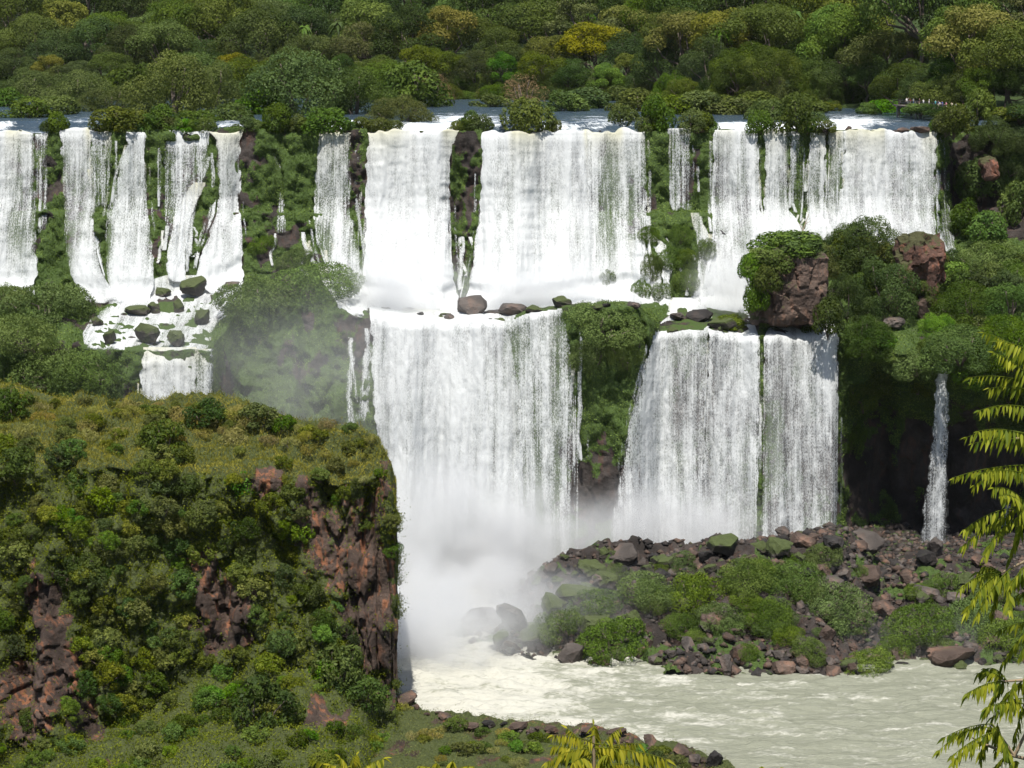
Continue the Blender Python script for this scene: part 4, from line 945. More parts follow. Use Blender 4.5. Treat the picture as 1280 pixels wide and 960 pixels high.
for i in range(26):      # dark stones parting the water on the lip
    px = R.uniform(0, 1170); pl = profile(np.array([px]))[0, 0]
    if wet(np.array([px]), np.array([pl[0]+6]))[0] < .4: continue
    w = R.uniform(5, 12); b = at_y(px, pl[0], pl[1]); m = pl[1]/FPX; ck = R.choice(('dark', 'brown', 'mossy'))
    place_mesh(R.choice(BPROTO[ck]), 'lip_rock', (b[0], pl[1]+.3, ZU+.1), (w*m/2, w*m/2, w*m*.36), sized(w, 7, 10)+' '+ck+' rock parting the water on the lip by the '+near(px, 0, BRINK), 'boulder', 'rocks parting the water on the lip')
for px, py, w, h, ck, lab in ((895,962,32,26,'dark','dark boulder at the tip of the shore'),(690,918,22,16,'brown','round brown boulder on the shore'),(585,916,34,20,'brown','red brown split boulder on the shore'),
 (648,915,30,18,'brown','brown slab on the shore with grass behind'),(612,910,22,14,'dark','dark boulder beside the brown slab'),(735,920,26,18,'brown','brown boulder behind the yellow leaves'),
 (770,922,32,18,'brown','flat brown boulder behind the yellow leaves'),(815,934,30,22,'brown','brown boulder where the shore bends'),(850,948,36,22,'brown','tilted brown rock near the shore tip'),
 (508,884,40,26,'brown','broad brown boulder at the foot of the headland corner'),(555,900,24,14,'brown','brown boulder behind a grass tuft'),(870,958,28,18,'grey','grey stone near the shore tip')):
    boulder(px, py, w, h, ck, lab, 'boulders along the near shore', BVH_SHORE)
SHM = [(515,890,'at the headland corner'),(560,905,'by the tufted boulder'),(600,915,'behind the split boulder'),(650,920,'by the brown slab'),(700,925,'by the round boulder'),(760,930,'behind the yellow leaves'),(810,940,'where the shore bends'),(860,955,'near the shore tip'),(600,960,'below the split boulder'),(680,965,'below the round boulder'),(540,950,'below the tufted boulder')]
for i in range(46):
    px = R.uniform(505, 900); y0 = np.interp(px, SIL[:, 0], SIL[:, 1]); w = R.uniform(7, 15)
    boulder(px, y0+R.uniform(4, 14), w, w*.65, R.choice(('brown', 'brown', 'grey', 'dark')), sized(w, 9, 13)+' stone on the near shore edge '+near(px, y0, SHM), 'small stones of the near shore', BVH_SHORE, name='shore_stone')
# the great rock with a green cap standing on the shelf
def great_rock(label, px0, px1, pytop, pybot, Yd, ck, seed, depth=.8, lean=0.0):
    m = Yd/FPX; c = at_y((px0+px1)/2, (pytop+pybot)/2, Yd); r = np.random.default_rng(seed); bm = bmesh.new()
    hx_, hz_ = (px1-px0)*m/2, (pybot-pytop)*m/2
    for v in np.sign(unit(26, r))*np.abs(unit(26, r))**.55: bm.verts.new(v*np.array([hx_*1.1, hx_*depth, hz_*1.1])*r.uniform(.85, 1.0))
    bmesh.ops.convex_hull(bm, input=bm.verts[:]); bmesh.ops.delete(bm, geom=[v for v in bm.verts if not v.link_faces], context='VERTS')
    bmesh.ops.triangulate(bm, faces=bm.faces[:])
    for _ in range(5):
        ed = [e for e in bm.edges if e.calc_length() > .7]
        if not ed: break
        bmesh.ops.subdivide_edges(bm, edges=ed, cuts=1); bmesh.ops.triangulate(bm, faces=bm.faces[:])
    bm.normal_update(); co = np.array([v.co for v in bm.verts]); nv = np.array([v.normal for v in bm.verts])
    a1, ae, ar = cells(co*np.array([.35, .35, .22])+seed, seed); d = 1.3*(ar-.5)+.9*np.minimum(ae, .35)+.5*fbm(co/2.2, 4, seed)
    for v, n_, k_ in zip(bm.verts, nv, d): v.co += Vector(n_)*k_
    bm.normal_update(); me = bpy.data.meshes.new('great_rock'); nz = np.array([v.normal.z for v in bm.verts]); bm.to_mesh(me); bm.free(); me.materials.append(BROCK[ck])
    at = me.attributes.new('moss', 'FLOAT', 'POINT'); at.data.foreach_set('value', np.clip(.2+.7*nz+.25*(-co[:, 0]/hx_), 0, 1).astype(np.float32))
    o = link('great_rock', me, None, tuple(c)); return tag(o, label, 'rock')
great_rock('huge brown rock with a green leafy cap on the shelf', 936, 1040, 305, 412, 412, 'brown', 650)
great_rock('rust red rock slab behind the shelf trees', 1120, 1180, 292, 372, 424, 'rust', 652)
great_rock('pale brown outcrop high on the shaded cliff', 1222, 1246, 200, 222, 446, 'rust', 655)
# ------------------------------------------------------------------ plants, placed by the ground behind a pixel
def plant(px, py, w, h, kind, label, group, name='bush', bvh=None, fam=BUSH, tilt=0.0, size=5.0, hsize=3.4):
    loc, nn = hit(px, py, bvh)
    if loc is None: return
    m = loc.y/FPX
    if fam is BUSH and w > 56 and kind in THICK: fam, size, hsize = THICK, 12., 7.6
    s = w*m/size; sz = h*m/hsize
    o = place_mesh(R.choice(fam[kind]), name, (loc.x, loc.y, loc.z-.15*sz), (s, s, sz), label, 'bush', group)
    if tilt:
        ax = Vector((0, 0, 1)).lerp(nn, tilt).normalized(); o.rotation_mode = 'QUATERNION'
        o.rotation_quaternion = ax.to_track_quat('Z', 'Y') @ Euler((0, 0, rot())).to_quaternion()
    return o
def plant_at(px, py, Yd, w, h, kind, label, fam=BUSH, size=5.0, hsize=3.4, group='plants on the cliff shelves', name='bush'):
    b = at_y(px, py, Yd); m = Yd/FPX
    return place_mesh(R.choice(fam[kind]), name, tuple(b), (w*m/size, w*m/size, h*m/hsize), label, 'bush', group)
for px, py, Yd, w, h, kind, lab in ((985,318,413,92,36,'bright','green leafy cap growing on the huge shelf rock'),(952,345,410,56,44,'bright','yellow green shrub hanging over the huge shelf rock'),
 (1000,316,411,56,28,'mid','leafy tuft on the crest of the huge shelf rock'),(958,362,406,34,36,'mid','creeper trailing down the huge shelf rock'),(938,350,408,30,42,'bright','shrub at the corner of the huge shelf rock')):
    plant_at(px, py, Yd, w, h, kind, lab)
def upper_plant(px, py, w, h, kind, label, group='bushes on the brink of the upper river', name='bush'):
    b = at_z(px, py, ZU+.1); b[1] = max(b[1], 447.5); b = at_y(px, py, b[1]); m = b[1]/FPX; big = w > 80 and kind in THICK; zb = ZU-.1+(1.0 if b[1] > 475 else 0)
    if big: return place_mesh(R.choice(THICK[kind]), name, (b[0], b[1], zb), (w*m/12, w*m/12, h*m/7.6), label, 'bush', group)
    return place_mesh(R.choice(BUSH[kind]), name, (b[0], b[1], zb), (w*m/5, w*m/5, h*m/3.4), label, 'bush', group)
for px, py, w, h, kind, lab in (
 (60,120,100,40,'mid','green thicket closing the river channel'),(140,146,90,40,'mid','low thicket before the flat crowned bush'),(290,158,60,34,'olive','olive bush right on the brink beside the twisting fall'),(20,104,90,62,'olive','broad olive bush on an islet at the end of the upper river'),(100,138,92,56,'olive','flat crowned olive bush on a river islet'),
 (70,150,60,28,'mid','low green bush between river channels'),(150,165,70,36,'olive','brownish olive bush on the brink between narrow falls'),
 (215,150,120,96,'olive','big olive thicket on the brink islet'),(270,140,90,70,'mid','green thicket behind the rusty rocks'),
 (375,150,150,100,'mid','largest domed thicket on the brink islet'),(330,150,70,40,'bright','bright low bush in front of the domed thicket'),
 (445,150,110,70,'olive','wide olive thicket sloping to the river'),(500,160,90,50,'olive','olive bush at the open end of the islet'),
 (410,165,60,34,'mid','green bush above the stepped fall'),(350,176,40,40,'mid','green bush hanging over the dark buttress'),
 (200,182,44,36,'mid','green bush overhanging the stringy fall'),(245,160,60,26,'mid','low bush above the slanting chute'),
 (480,168,40,20,'olive','low bush at the corner of the massive fall'),(583,166,22,18,'olive','tiny bush on the rock between the two big falls'),
 (660,172,62,48,'olive','round bush on the brink in mid river'),(655,136,62,42,'brown','bare brown bush on the islet in mid river'),
 (692,164,18,20,'olive','small bush beside the round brink bush'),(780,160,40,34,'olive','bush on the brink above the streaky fall'),
 (820,170,40,50,'mid','bush draped over the notch beside the gauzy fall'),(872,150,70,34,'mid','spreading bush above the orange brown rock'),
 (775,132,50,22,'olive','low islet bush in the far channel'),(960,158,50,40,'mid','bush on the brink above the green strips'),
 (995,172,50,50,'olive','bush drooping over the brink beside the ribbons'),(1105,148,46,24,'bright','yellow green bush beside the rapids'),
 (1085,150,30,20,'bright','small yellow green bush at the rapids'),(1035,146,30,16,'olive','low bush on the far side of the rapids'),
 (1192,176,50,40,'olive','grassy bush at the end of the wide curtain'),(545,132,50,40,'brown','leafless reddish bush on the islet tip'),
 (590,128,70,34,'olive','low olive bush on the far river bank'),(1060,140,60,30,'dark','dark bush on the far bank behind the rapids'),
 (520,140,80,60,'olive','olive thicket behind the leafless bush'),(900,150,60,30,'mid','low bush behind the feathered fall'),
 (170,132,70,50,'olive','olive bush on the islet behind the thicket'),(310,128,90,64,'mid','green bush behind the domed thicket'),
 (35,155,60,30,'olive','bush on the brink above the broad falls'),(5,140,50,30,'mid','dark green bush on a river rock'),(1160,140,70,26,'dark','shaded bush below the walkway')):
    upper_plant(px, py, w, h, kind, lab)
for px, py, w, h, kind, lab in (
 (1085,330,104,74,'mid','round crowned tree like bush on the shelf'),(1105,385,96,80,'mid','dense bush below the round crowned one'),
 (1060,400,70,70,'dark','dark bush in the gap beside the huge rock'),(1030,345,60,50,'olive','olive bush between rock and round crowned bush'),
 (1150,375,60,44,'mid','bush in front of the rust red slab'),(1080,440,70,60,'mid','bush spilling over the lower brink'),
 (1010,415,24,24,'olive','small bush at the lip of the ribbon falls'),(910,410,40,20,'mid','low bush on the lower lip rock'),
 (1200,455,110,60,'mid','wide bush above the lone thin fall'),(1260,450,110,70,'mid','thick bush above the dark overhang'),
 (1140,460,80,46,'moss','mossy fern bank drooping over the overhang'),(1230,330,90,44,'moss','bright mossy mound on the shaded slope'),
 (1265,350,80,40,'moss','second mossy mound on the shaded slope'),(1210,400,90,60,'mid','green shrub on the slope below the shaded cliff'),
 (1265,400,90,60,'mid','green shrub beside the slope shrub'),(1170,420,60,40,'bright','light green shrub on the slope'),
 (1225,240,56,54,'mid','bush on a ledge of the shaded cliff'),(1262,215,60,60,'dark','dark bush high on the shaded cliff'),
 (1270,275,50,60,'olive','olive bush on the shaded cliff edge'),(1205,290,40,40,'dark','dark bush at the foot of the shaded cliff'),
 (1245,180,70,40,'dark','dark bush under the walkway'),(1235,300,50,40,'mid','green bush at the foot of the shaded cliff'),
 (60,395,124,66,'moss','great mossy boulder like mound beside the lacy cascade'),(20,430,110,60,'moss','mossy mound spilling below the great mound'),
 (10,385,70,50,'moss','soft mossy mound under the broad falls'),(395,365,120,60,'moss','mossy mound in the mist beside the stepped fall'),
 (320,385,110,60,'moss','misty moss mound beside the cascade'),(130,470,90,50,'moss','moss curtain below the ledge pool'),
 (60,470,110,60,'moss','moss curtain hanging below the great mound'),(370,330,50,30,'moss','moss hummock on the dark buttress'),
 (330,310,40,26,'moss','small moss hummock on the dark buttress'),(840,330,44,36,'moss','moss hummock among the small streams'),
 (815,345,30,50,'moss','tall moss hummock beside the streaky fall'),(860,360,36,40,'moss','moss hummock with rivulets below the terraces'),
 (760,412,100,44,'moss','thick moss cap of the buttress between the lower falls'),(740,450,60,50,'moss','moss cushion on the buttress face'),
 (785,450,50,60,'moss','drooping moss on the buttress shoulder'),(1080,500,50,70,'moss','ferns beside the ribbon falls'),(1065,560,30,60,'moss','hanging ferns at the edge of the overhang')):
    plant(px, py, w, h, kind, lab, 'plants on the cliff shelves', tilt=.3)
x_ = -20
while x_ < 1200:      # growth along the dry parts of the brink
    if wet(np.array([x_]), np.array([profile(np.array([x_]))[0, 0, 0]+6]))[0] < .3 and not 1060 < x_ < 1170:
        kd = R.choice(('olive', 'mid', 'mid', 'bright')); w = R.uniform(20, 36)
        upper_plant(x_, 165+R.uniform(-4, 6), w, w*R.uniform(.6, 1.0), kd, 'small '+{'olive': 'olive', 'mid': 'green', 'bright': 'bright'}[kd]+' bush on the brink beside the '+near(x_, 0, BRINK), 'small bushes along the brink', 'brink_bush')
        x_ += R.uniform(9, 15)
    else: x_ += 3
for px, py, w, h, kd, lab in ((40,128,90,46,'mid','dense green thicket in the river channel'),(120,112,90,50,'olive','broad olive thicket far across the channel'),(200,118,110,60,'mid','deep green thicket behind the olive one'),(250,128,120,70,'olive','tall olive thicket on the islet'),(330,112,120,70,'mid','tall green thicket on the islet ridge'),(420,120,120,72,'olive','high olive thicket on the islet ridge'),(480,130,100,60,'mid','green thicket at the islet end'),(160,160,50,26,'olive','low olive bush beside the rusty brink rock'),(1020,160,30,24,'mid','small green bush on the brink by the ribbons'),(920,146,60,22,'mid','low green bush along the far rapids')):
    upper_plant(px, py, w, h, kd, lab)
for px, py, Yd, w, h, kind, lab in ((946,386,407,32,40,'mid','shrub clothing the side of the huge shelf rock'),(970,340,408,50,34,'bright','bright shrub over the brow of the huge shelf rock'),(1015,328,411,46,24,'olive','olive tuft on the shoulder of the huge shelf rock'),(1035,415,404,40,44,'dark','dark shrub at the base of the huge shelf rock')):
    plant_at(px, py, Yd, w, h, kind, lab)
x_ = -40
while x_ < 1120:      # shrubs crowding the far bank
    for d_, hh in ((-1, .8), (5, 1.2)):
        X = (x_-640)/FPX*620; X = (x_-640)/FPX*(float(bank_y(X))+d_); Yb = float(bank_y(X))+d_; m = Yb/FPX; w = R.uniform(30, 58); kd = R.choice(('mid', 'dark', 'olive', 'mid')); fam = THICK if kd in THICK else BUSH
        place_mesh(R.choice(THICK[kd]), 'bank_bush', (X, Yb, bank_z(X, Yb)-.3), (w*m/12, w*m/12, w*m/12*hh*R.uniform(.8, 1.3)), sized(w, 38, 50)+' '+{'mid': 'green', 'dark': 'dark', 'olive': 'olive'}[kd]+' shrub on the far bank '+('at the water' if d_ < 0 else 'under the trees')+' beyond the '+near(x_, 0, BRINK), 'bush', 'shrubs crowding the far bank')
    x_ += R.uniform(17, 26)
for px, py, w, h, kd, lab in ((700,146,60,30,'olive','low thicket on an islet above the wide roaring fall'),(735,142,66,30,'mid','green islet thicket behind the wide roaring fall'),(800,146,70,32,'olive','olive islet thicket above the streaky fall'),(845,150,60,30,'mid','green islet thicket above the gauzy fall'),
 (910,150,66,28,'olive','olive islet thicket above the feathered fall'),(945,146,60,30,'mid','green islet thicket above the green strips'),(610,140,50,20,'olive','low bush on a rock in the open channel'),(1005,148,60,28,'mid','green islet thicket above the ribbons')):
    upper_plant(px, py, w, h, kd, lab)
for px, py, w, h, lab in ((812,300,30,20,'moss hummock at the top of the terraces'),(850,300,34,22,'wide moss hummock on the terraces'),(880,318,26,24,'moss hummock nearest the feathered fall'),(826,372,34,22,'low moss hummock at the terrace foot'),(858,330,30,22,'middle moss hummock of the terraces'),(800,372,26,26,'moss hummock at the streaky fall foot'),(760,352,22,18,'small moss hummock poking through the streaky fall')):
    plant(px, py, w, h, 'moss', lab, 'moss hummocks of the terraces', tilt=.4, hsize=2.2, name='moss_hummock')
GT = 'mossy shrubs on the rubble below the falls'
for px, py, w, h, lab in (
 (810,745,90,40,'mossy shrub bank below the pale block'),(870,755,100,60,'wide green shrub bank on the rubble'),(935,730,90,50,'green shrub bank under the pointed boulder'),
 (990,735,90,56,'tall mossy shrub bank below the ribbons'),(1040,765,110,62,'largest soft green shrub on the rubble'),(960,780,80,50,'shrub above the tan boulder'),
 (900,780,70,44,'shrub in the hollow of the rubble'),(770,815,110,70,'misty round green mound by the water'),(850,790,60,40,'low mossy mound above grey blocks'),
 (1150,790,110,56,'broad green shrub beside the stony gully'),(1215,790,110,70,'shrub patch under the dark overhang'),(1265,810,100,60,'shrub patch farther along the overhang'),
 (1190,740,70,40,'shrub beside the lone fall pool'),(1080,838,90,36,'low green shrub at the waterline'),(1010,820,60,34,'green tuft between tan boulders'),
 (935,822,34,30,'small green tuft beside the slanting slab'),(1240,750,70,40,'shrub behind the stony gully'),(1120,815,60,34,'green shrub over the rounded boulder'),
 (745,760,80,40,'dim mossy mound in the drifting spray'),(700,790,90,50,'dim green mound at the spray edge'),(1030,700,60,30,'moss bank beside the wet boulders'),(985,800,50,30,'shrub hummock above the waterline')):
    plant(px, py, w*.92, h*.66, 'moss', lab, GT, tilt=.35, hsize=2.2)
for i in range(60):
    px = R.uniform(760, 1300); a, b = talus_y0(px), talus_y1(px); t = R.uniform(.05, .72); py = a+(b-a)*t
    if 1085 < px < 1150 and t < .75: continue
    w = R.uniform(22, 50); plant(px, py, w, w*R.uniform(.3, .48), 'moss', sized(w, 34, 52)+' rounded moss mound on the rubble near the '+near(px, py, RUBBLE), 'moss mounds on the rubble', tilt=.4, hsize=2.2, name='moss_mound')
for i in range(54):
    px = R.uniform(690, 1290); a, b = talus_y0(px), talus_y1(px); t = R.uniform(.15, .85); py = a+(b-a)*t; w = R.uniform(18, 40); ck = R.choice(('mossy', 'dark', 'mossy', 'grey', 'brown'))
    boulder(px, py, w, w*R.uniform(.7, 1.05), ck, sized(w, 22, 33)+' '+{'brown': 'brown', 'grey': 'grey', 'dark': 'dark', 'mossy': 'moss grown'}[ck]+' boulder in the green rubble near the '+near(px, py, RUBBLE), 'boulders among the moss mounds', sink=.15, name='mossy_boulder')
for px, py, w, h, lab in ((722,764,66,46,'broad mossy boulder in the misty heap'),(692,778,54,54,'tall mossy boulder in the misty heap'),(748,800,64,44,'squat mossy boulder at the misty heap foot'),(664,806,60,40,'pale mossy boulder at the water in the mist'),(760,742,50,38,'mossy boulder above the misty heap')):
    boulder(px, py, w, h, 'mossy', lab, 'boulders of the misty heap', sink=.15)
for i in range(40):
    px, py = R.uniform(1050, 1300), R.uniform(315, 500)
    if 1165 < px < 1195 and py > 430: continue
    w = R.uniform(22, 56); kd = R.choice(('mid', 'olive', 'moss', 'dark', 'bright', 'olive'))
    plant(px, py, w, w*R.uniform(.5, .9), kd, sized(w, 30, 46)+' '+{'mid': 'green', 'olive': 'olive', 'moss': 'mossy', 'dark': 'dark', 'bright': 'bright green'}[kd]+' bush on the slope near the '+near(px, py, ((1150,330,'rust red slab'),(1085,330,'round crowned bush'),(1115,395,'brown block'),(1155,400,'upright brown block'),(1230,330,'bright mossy mound'),(1265,350,'second mossy mound'),(1222,375,'brown stone'),(1180,455,'thin fall lip'),(1260,450,'thick bush above the overhang'),(1080,440,'lower brink bush'),(1230,410,'slope shrub'))), 'bushes on the shelf slope', 'slope_bush', tilt=.3)
HMARK = [(60,760,'pale rock pillar'),(30,880,'dark cleft'),(262,742,'orange rock window'),(328,612,'white flecked rock window'),(388,650,'dark rock columns'),(472,720,'headland corner'),(488,850,'corner foot'),(398,890,'foot boulder'),(205,560,'large rounded shrub'),(255,530,'spreading skyline shrub'),(15,520,'leafy high end shrub'),
 (440,550,'grassy brow'),(150,650,'upper hollow'),(160,750,'middle of the face'),(170,850,'lower face'),(330,900,'big dark slope shrub'),(425,840,'tall shrub'),(200,930,'slope foot'),(80,960,'low rock floor'),(330,700,'creeper covered bulge'),(350,790,'lower columns'),(120,540,'dry grass'),(340,545,'feathery skyline shrub'),(60,640,'shaded brow')]
# headland shrubs
KW = {'hang': 'olive leafed shrub', 'mid': 'green shrub', 'dark': 'dark shrub', 'grass': 'dry grass clump', 'bright': 'bright green shrub'}
ZW = ('on the headland top', 'on the headland face', 'on the slope under the headland')
top_y = lambda x: np.interp(x, HPX[:13], HPY[:13, 1])
foot_y = lambda x: np.interp(x, HPX[:13], HPY[:13, 4])
cnt = 0
for i in range(3000):
    if cnt >= 360: break
    px, py = R.uniform(-25, 494), R.uniform(490, 985)
    if py < top_y(px)+5: continue
    if i < 500 and py > top_y(px)+75: continue
    if cnt > 110 and py < top_y(px)+75: continue
    b = max(1-max(0, math.hypot((px-cx)/rx, (py-cy_)/ry)-.2) for cx, cy_, rx, ry in HROCK_SPOTS)
    if b > .35 and R.random() < .93: continue
    zone = 0 if py < top_y(px)+70 else (1 if py < foot_y(px) else 2)
    kind = R.choice((('grass', 'grass', 'hang', 'hang', 'mid'), ('hang', 'hang', 'mid', 'mid', 'dark', 'bright', 'hang'), ('mid', 'mid', 'bright', 'hang', 'bright'))[zone])
    w = R.uniform(18, 46)*(.8 if zone == 0 else 1.0)
    if px > 440: w *= .6
    plant(px, py, w, w*R.uniform(.55, .85), kind, sized(w, 22, 36)+' '+KW[kind]+' '+ZW[zone]+' by the '+near(px, py, HMARK), 'plants of the headland', 'grass_clump' if kind == 'grass' else 'shrub', BVH_HEAD, CBUSH, .35 if zone == 1 else .1, 3.2, 2.2); cnt += 1
for px, py, w, h, kind, lab in ((205,560,64,50,'mid','large rounded green shrub rising from the grassy top'),(255,530,60,40,'dark','dark spreading shrub breaking the headland skyline'),
 (320,530,60,34,'hang','feathery shrub on the headland skyline'),(15,520,60,50,'mid','leafy shrub at the high end of the headland top'),(330,900,90,70,'dark','dark big shrub on the slope under the headland'),
 (425,850,70,64,'mid','tall shrub at the foot of the rock columns'),(460,880,60,50,'mid','bushy shrub beside the headland corner'),(20,590,60,40,'dark','dark shrub low on the grassy top')):
    plant(px, py, w, h, kind, lab, 'plants of the headland', 'shrub', BVH_HEAD, CBUSH, 0, 3.2, 2.2)
for i in range(60):
    px = R.uniform(500, 900); y0 = np.interp(px, SIL[:, 0], SIL[:, 1]); py = y0+R.uniform(14, 70)
    if py > 985: continue
    kd = R.choice(('mid', 'hang', 'hang', 'bright', 'grass')); w = R.uniform(14, 34)
    plant(px, py, w, w*.55, kd, sized(w, 18, 28)+' '+KW[kd]+' on the near shore '+near(px, py, SHM), 'plants of the near shore', 'shrub', BVH_SHORE, CBUSH, 0, 3.2, 2.2)

# ------------------------------------------------------------------ spray hanging below the falls
def mist(px, py, Yd, rx, ry, rz, dens, label, **kw):
    """rx across, ry in depth, rz up, metres"""
    c = at_y(px, py, Yd); bm = bmesh.new(); bmesh.ops.create_icosphere(bm, subdivisions=3, radius=1.02)
    me = bpy.data.meshes.new('mist'); bm.to_mesh(me); bm.free(); mt = mist_mat('spray', dens, **kw); me.materials.append(mt)
    try: mt.cycles.volume_step_rate = 1.0
    except Exception: pass
    return stuff(link('mist', me, None, tuple(c), None, (rx, ry, rz)), label, 'mist')
mist(590, 720, 384, 32, 18, 27, .8, 'dense white spray at the foot of the huge lower fall')
mist(560, 770, 364, 28, 18, 17, .7, 'white spray rolling over the river below the huge fall')
mist(545, 815, 338, 22, 13, 14, .9, 'spray drifting past the headland corner')
mist(690, 790, 352, 36, 15, 13, .42, 'drifting spray over the river in front of the rubble')
mist(390, 480, 394, 50, 12, 30, .034, 'thin grey mist in front of the mossy buttress', lo=.2, hi=.7)
mist(830, 660, 388, 26, 10, 13, .3, 'spray at the foot of the slanting lower fall')
mist(515, 360, 420, 18, 7, 9, .5, 'white spray on the shelf below the massive fall')
mist(675, 360, 420, 24, 7, 9, .5, 'white spray on the shelf below the wide roaring fall')
mist(920, 350, 420, 12, 7, 9, .3, 'spray on the shelf below the feathered fall')
mist(1180, 810, 345, 36, 14, 7, .06, 'faint haze over the river beside the overhang', lo=.2, hi=.7)

# ------------------------------------------------------------------ walkway with visitors, right bank
WOODM = flat_mat('weathered_deck', (.12, .10, .085), .8); STEEL = flat_mat('dark_railing', (.06, .06, .06), .5, .3); CONC = flat_mat('walkway_pier', (.2, .19, .17), .85)
wp = [at_y(*p_) for p_ in ((1122,130.5,486), (1150,133,476), (1190,138,466), (1236,143.5,461), (1310,146,457))]; wp = np.array(wp)
wk = link('walkway', None, None, tuple(wp[2])); tag(wk, 'raised visitor walkway with railings at the edge of the wood', 'walkway')
def wpart(mb, name, mat): o = link(name, mb.data(name, [mat]), wk); o.matrix_parent_inverse = Matrix.Translation(-Vector(wp[2])); return o
def on_walk(t):
    d = np.linalg.norm(np.diff(wp, axis=0), axis=1); c = np.concatenate([[0], np.cumsum(d)]); L = t*c[-1]
    k = min(len(d)-1, int(np.searchsorted(c, L)-1) if L > 0 else 0); f = (L-c[k])/d[k]; dr = (wp[k+1]-wp[k])/d[k]; s_ = np.array([dr[1], -dr[0], 0]); s_ /= np.linalg.norm(s_)
    return wp[k]*(1-f)+wp[k+1]*f, dr, s_*(-1 if s_[1] > 0 else 1)
for k in range(len(wp)-1):
    a, b = wp[k], wp[k+1]; L = np.linalg.norm(b-a); n_ = int(L/1.5); dr = (b-a)/L; yaw = math.atan2(dr[1], dr[0]); pit = -math.asin(dr[2])
    mb = MB(); mb.box((a+b)/2-np.array([0, 0, .12]), (L/2, 1.2, .12), (0, pit, yaw)); wpart(mb, 'deck', WOODM)
    sd = np.array([-math.sin(yaw), math.cos(yaw), 0])
    for sg_ in (-1, 1):
        for hh in (.55, 1.05):
            mb = MB(); mb.tube([a+sd*sg_*1.15+np.array([0, 0, hh]), b+sd*sg_*1.15+np.array([0, 0, hh])], .04, 5); wpart(mb, 'rail', STEEL)
        for i in range(0, n_+1, 2):
            q = a+dr*(L*i/max(1, n_))+sd*sg_*1.15; mb = MB(); mb.box(q+np.array([0, 0, .52]), (.045, .045, .52)); wpart(mb, 'post', STEEL)
    for i in range(0, n_+1, 5):
        q = a+dr*(L*i/max(1, n_)); mb = MB(); mb.tube([q-np.array([0, 0, .2]), q-np.array([0, 0, 5.5])], .22, 7); wpart(mb, 'pier', CONC)

def person_mesh(seed, pose):
    """one continuous skinned body, 1.72 m tall; pose 0 standing, 1 leaning on a rail, 2 arm raised with a camera"""
    J = {'pelvis': (0, 0, .95), 'waist': (0, .01, 1.1), 'chest': (0, .02, 1.32), 'neck': (0, .02, 1.48), 'head': (0, 0, 1.6), 'crown': (0, 0, 1.70),
         'hl': (-.1, 0, .9), 'kl': (-.11, -.02, .5), 'al': (-.11, .02, .09), 'fl': (-.12, -.14, .04), 'hr': (.1, 0, .9), 'kr': (.11, -.03, .5), 'ar': (.12, .02, .09), 'fr': (.13, -.14, .04),
         'sl': (-.19, .02, 1.4), 'el': (-.25, .03, 1.13), 'wl': (-.24, -.1, .92), 'gl': (-.23, -.15, .84), 'sr': (.19, .02, 1.4), 'er': (.25, .03, 1.13), 'wr': (.24, -.1, .92), 'gr': (.23, -.15, .84)}
    if pose == 1: J.update(el=(-.24, -.12, 1.18), wl=(-.18, -.34, 1.1), gl=(-.16, -.42, 1.1), er=(.24, -.12, 1.18), wr=(.18, -.34, 1.1), gr=(.16, -.42, 1.1), chest=(0, -.06, 1.31), neck=(0, -.1, 1.47), head=(0, -.14, 1.58), crown=(0, -.14, 1.68), sl=(-.19, -.05, 1.39), sr=(.19, -.05, 1.39))
    if pose == 2: J.update(er=(.26, -.18, 1.3), wr=(.1, -.28, 1.52), gr=(.06, -.3, 1.58), el=(-.26, -.18, 1.3), wl=(-.1, -.28, 1.52), gl=(-.06, -.3, 1.58))
    E = [('pelvis', 'waist'), ('waist', 'chest'), ('chest', 'neck'), ('neck', 'head'), ('head', 'crown'), ('pelvis', 'hl'), ('hl', 'kl'), ('kl', 'al'), ('al', 'fl'), ('pelvis', 'hr'), ('hr', 'kr'), ('kr', 'ar'), ('ar', 'fr'),
         ('chest', 'sl'), ('sl', 'el'), ('el', 'wl'), ('wl', 'gl'), ('chest', 'sr'), ('sr', 'er'), ('er', 'wr'), ('wr', 'gr')]
    rad = dict(pelvis=.15, waist=.14, chest=.16, neck=.055, head=.095, crown=.075, h=.09, k=.065, a=.045, f=.045, s=.065, e=.045, w=.033, g=.035)
    nm = list(J); me = bpy.data.meshes.new('pose'); me.from_pydata([J[k] for k in nm], [(nm.index(a), nm.index(b)) for a, b in E], [])
    o = link('pose', me); md = o.modifiers.new('s', 'SKIN'); md.use_smooth_shade = True
    for i, k in enumerate(nm):
        r_k = rad[k] if k in rad else rad[k[0]]; sv = me.skin_vertices[0].data[i]; sv.radius = (r_k, r_k*(.75 if k in ('pelvis', 'waist', 'chest') else 1)); sv.use_root = (k == 'pelvis')
    o.modifiers.new('u', 'SUBSURF').levels = 1
    dg = bpy.context.evaluated_depsgraph_get(); out = bpy.data.meshes.new_from_object(o.evaluated_get(dg)); bpy.data.objects.remove(o); out.name = 'person'
    out.materials.clear()
    for _ in range(4): out.materials.append(None)
    for p_ in out.polygons:
        c_ = p_.center; z = c_.z; arm = abs(c_.x) > .2 or c_.y < -.2
        p_.material_index = (2 if z < .93 and not arm else 3 if (z > 1.64 or (z > 1.54 and c_.y > .02+(-.14 if pose == 1 else 0))) else 0 if z > 1.45 else (0 if arm and z < 1.2 or (arm and pose == 2 and c_.y < -.2) else 1))
        p_.use_smooth = True
    return out
PM = [person_mesh(1, 0), person_mesh(2, 1), person_mesh(3, 2)]
SK = [flat_mat('skin_a', (.42, .26, .18), .5, var=.1), flat_mat('skin_b', (.24, .13, .08), .5, var=.1)]
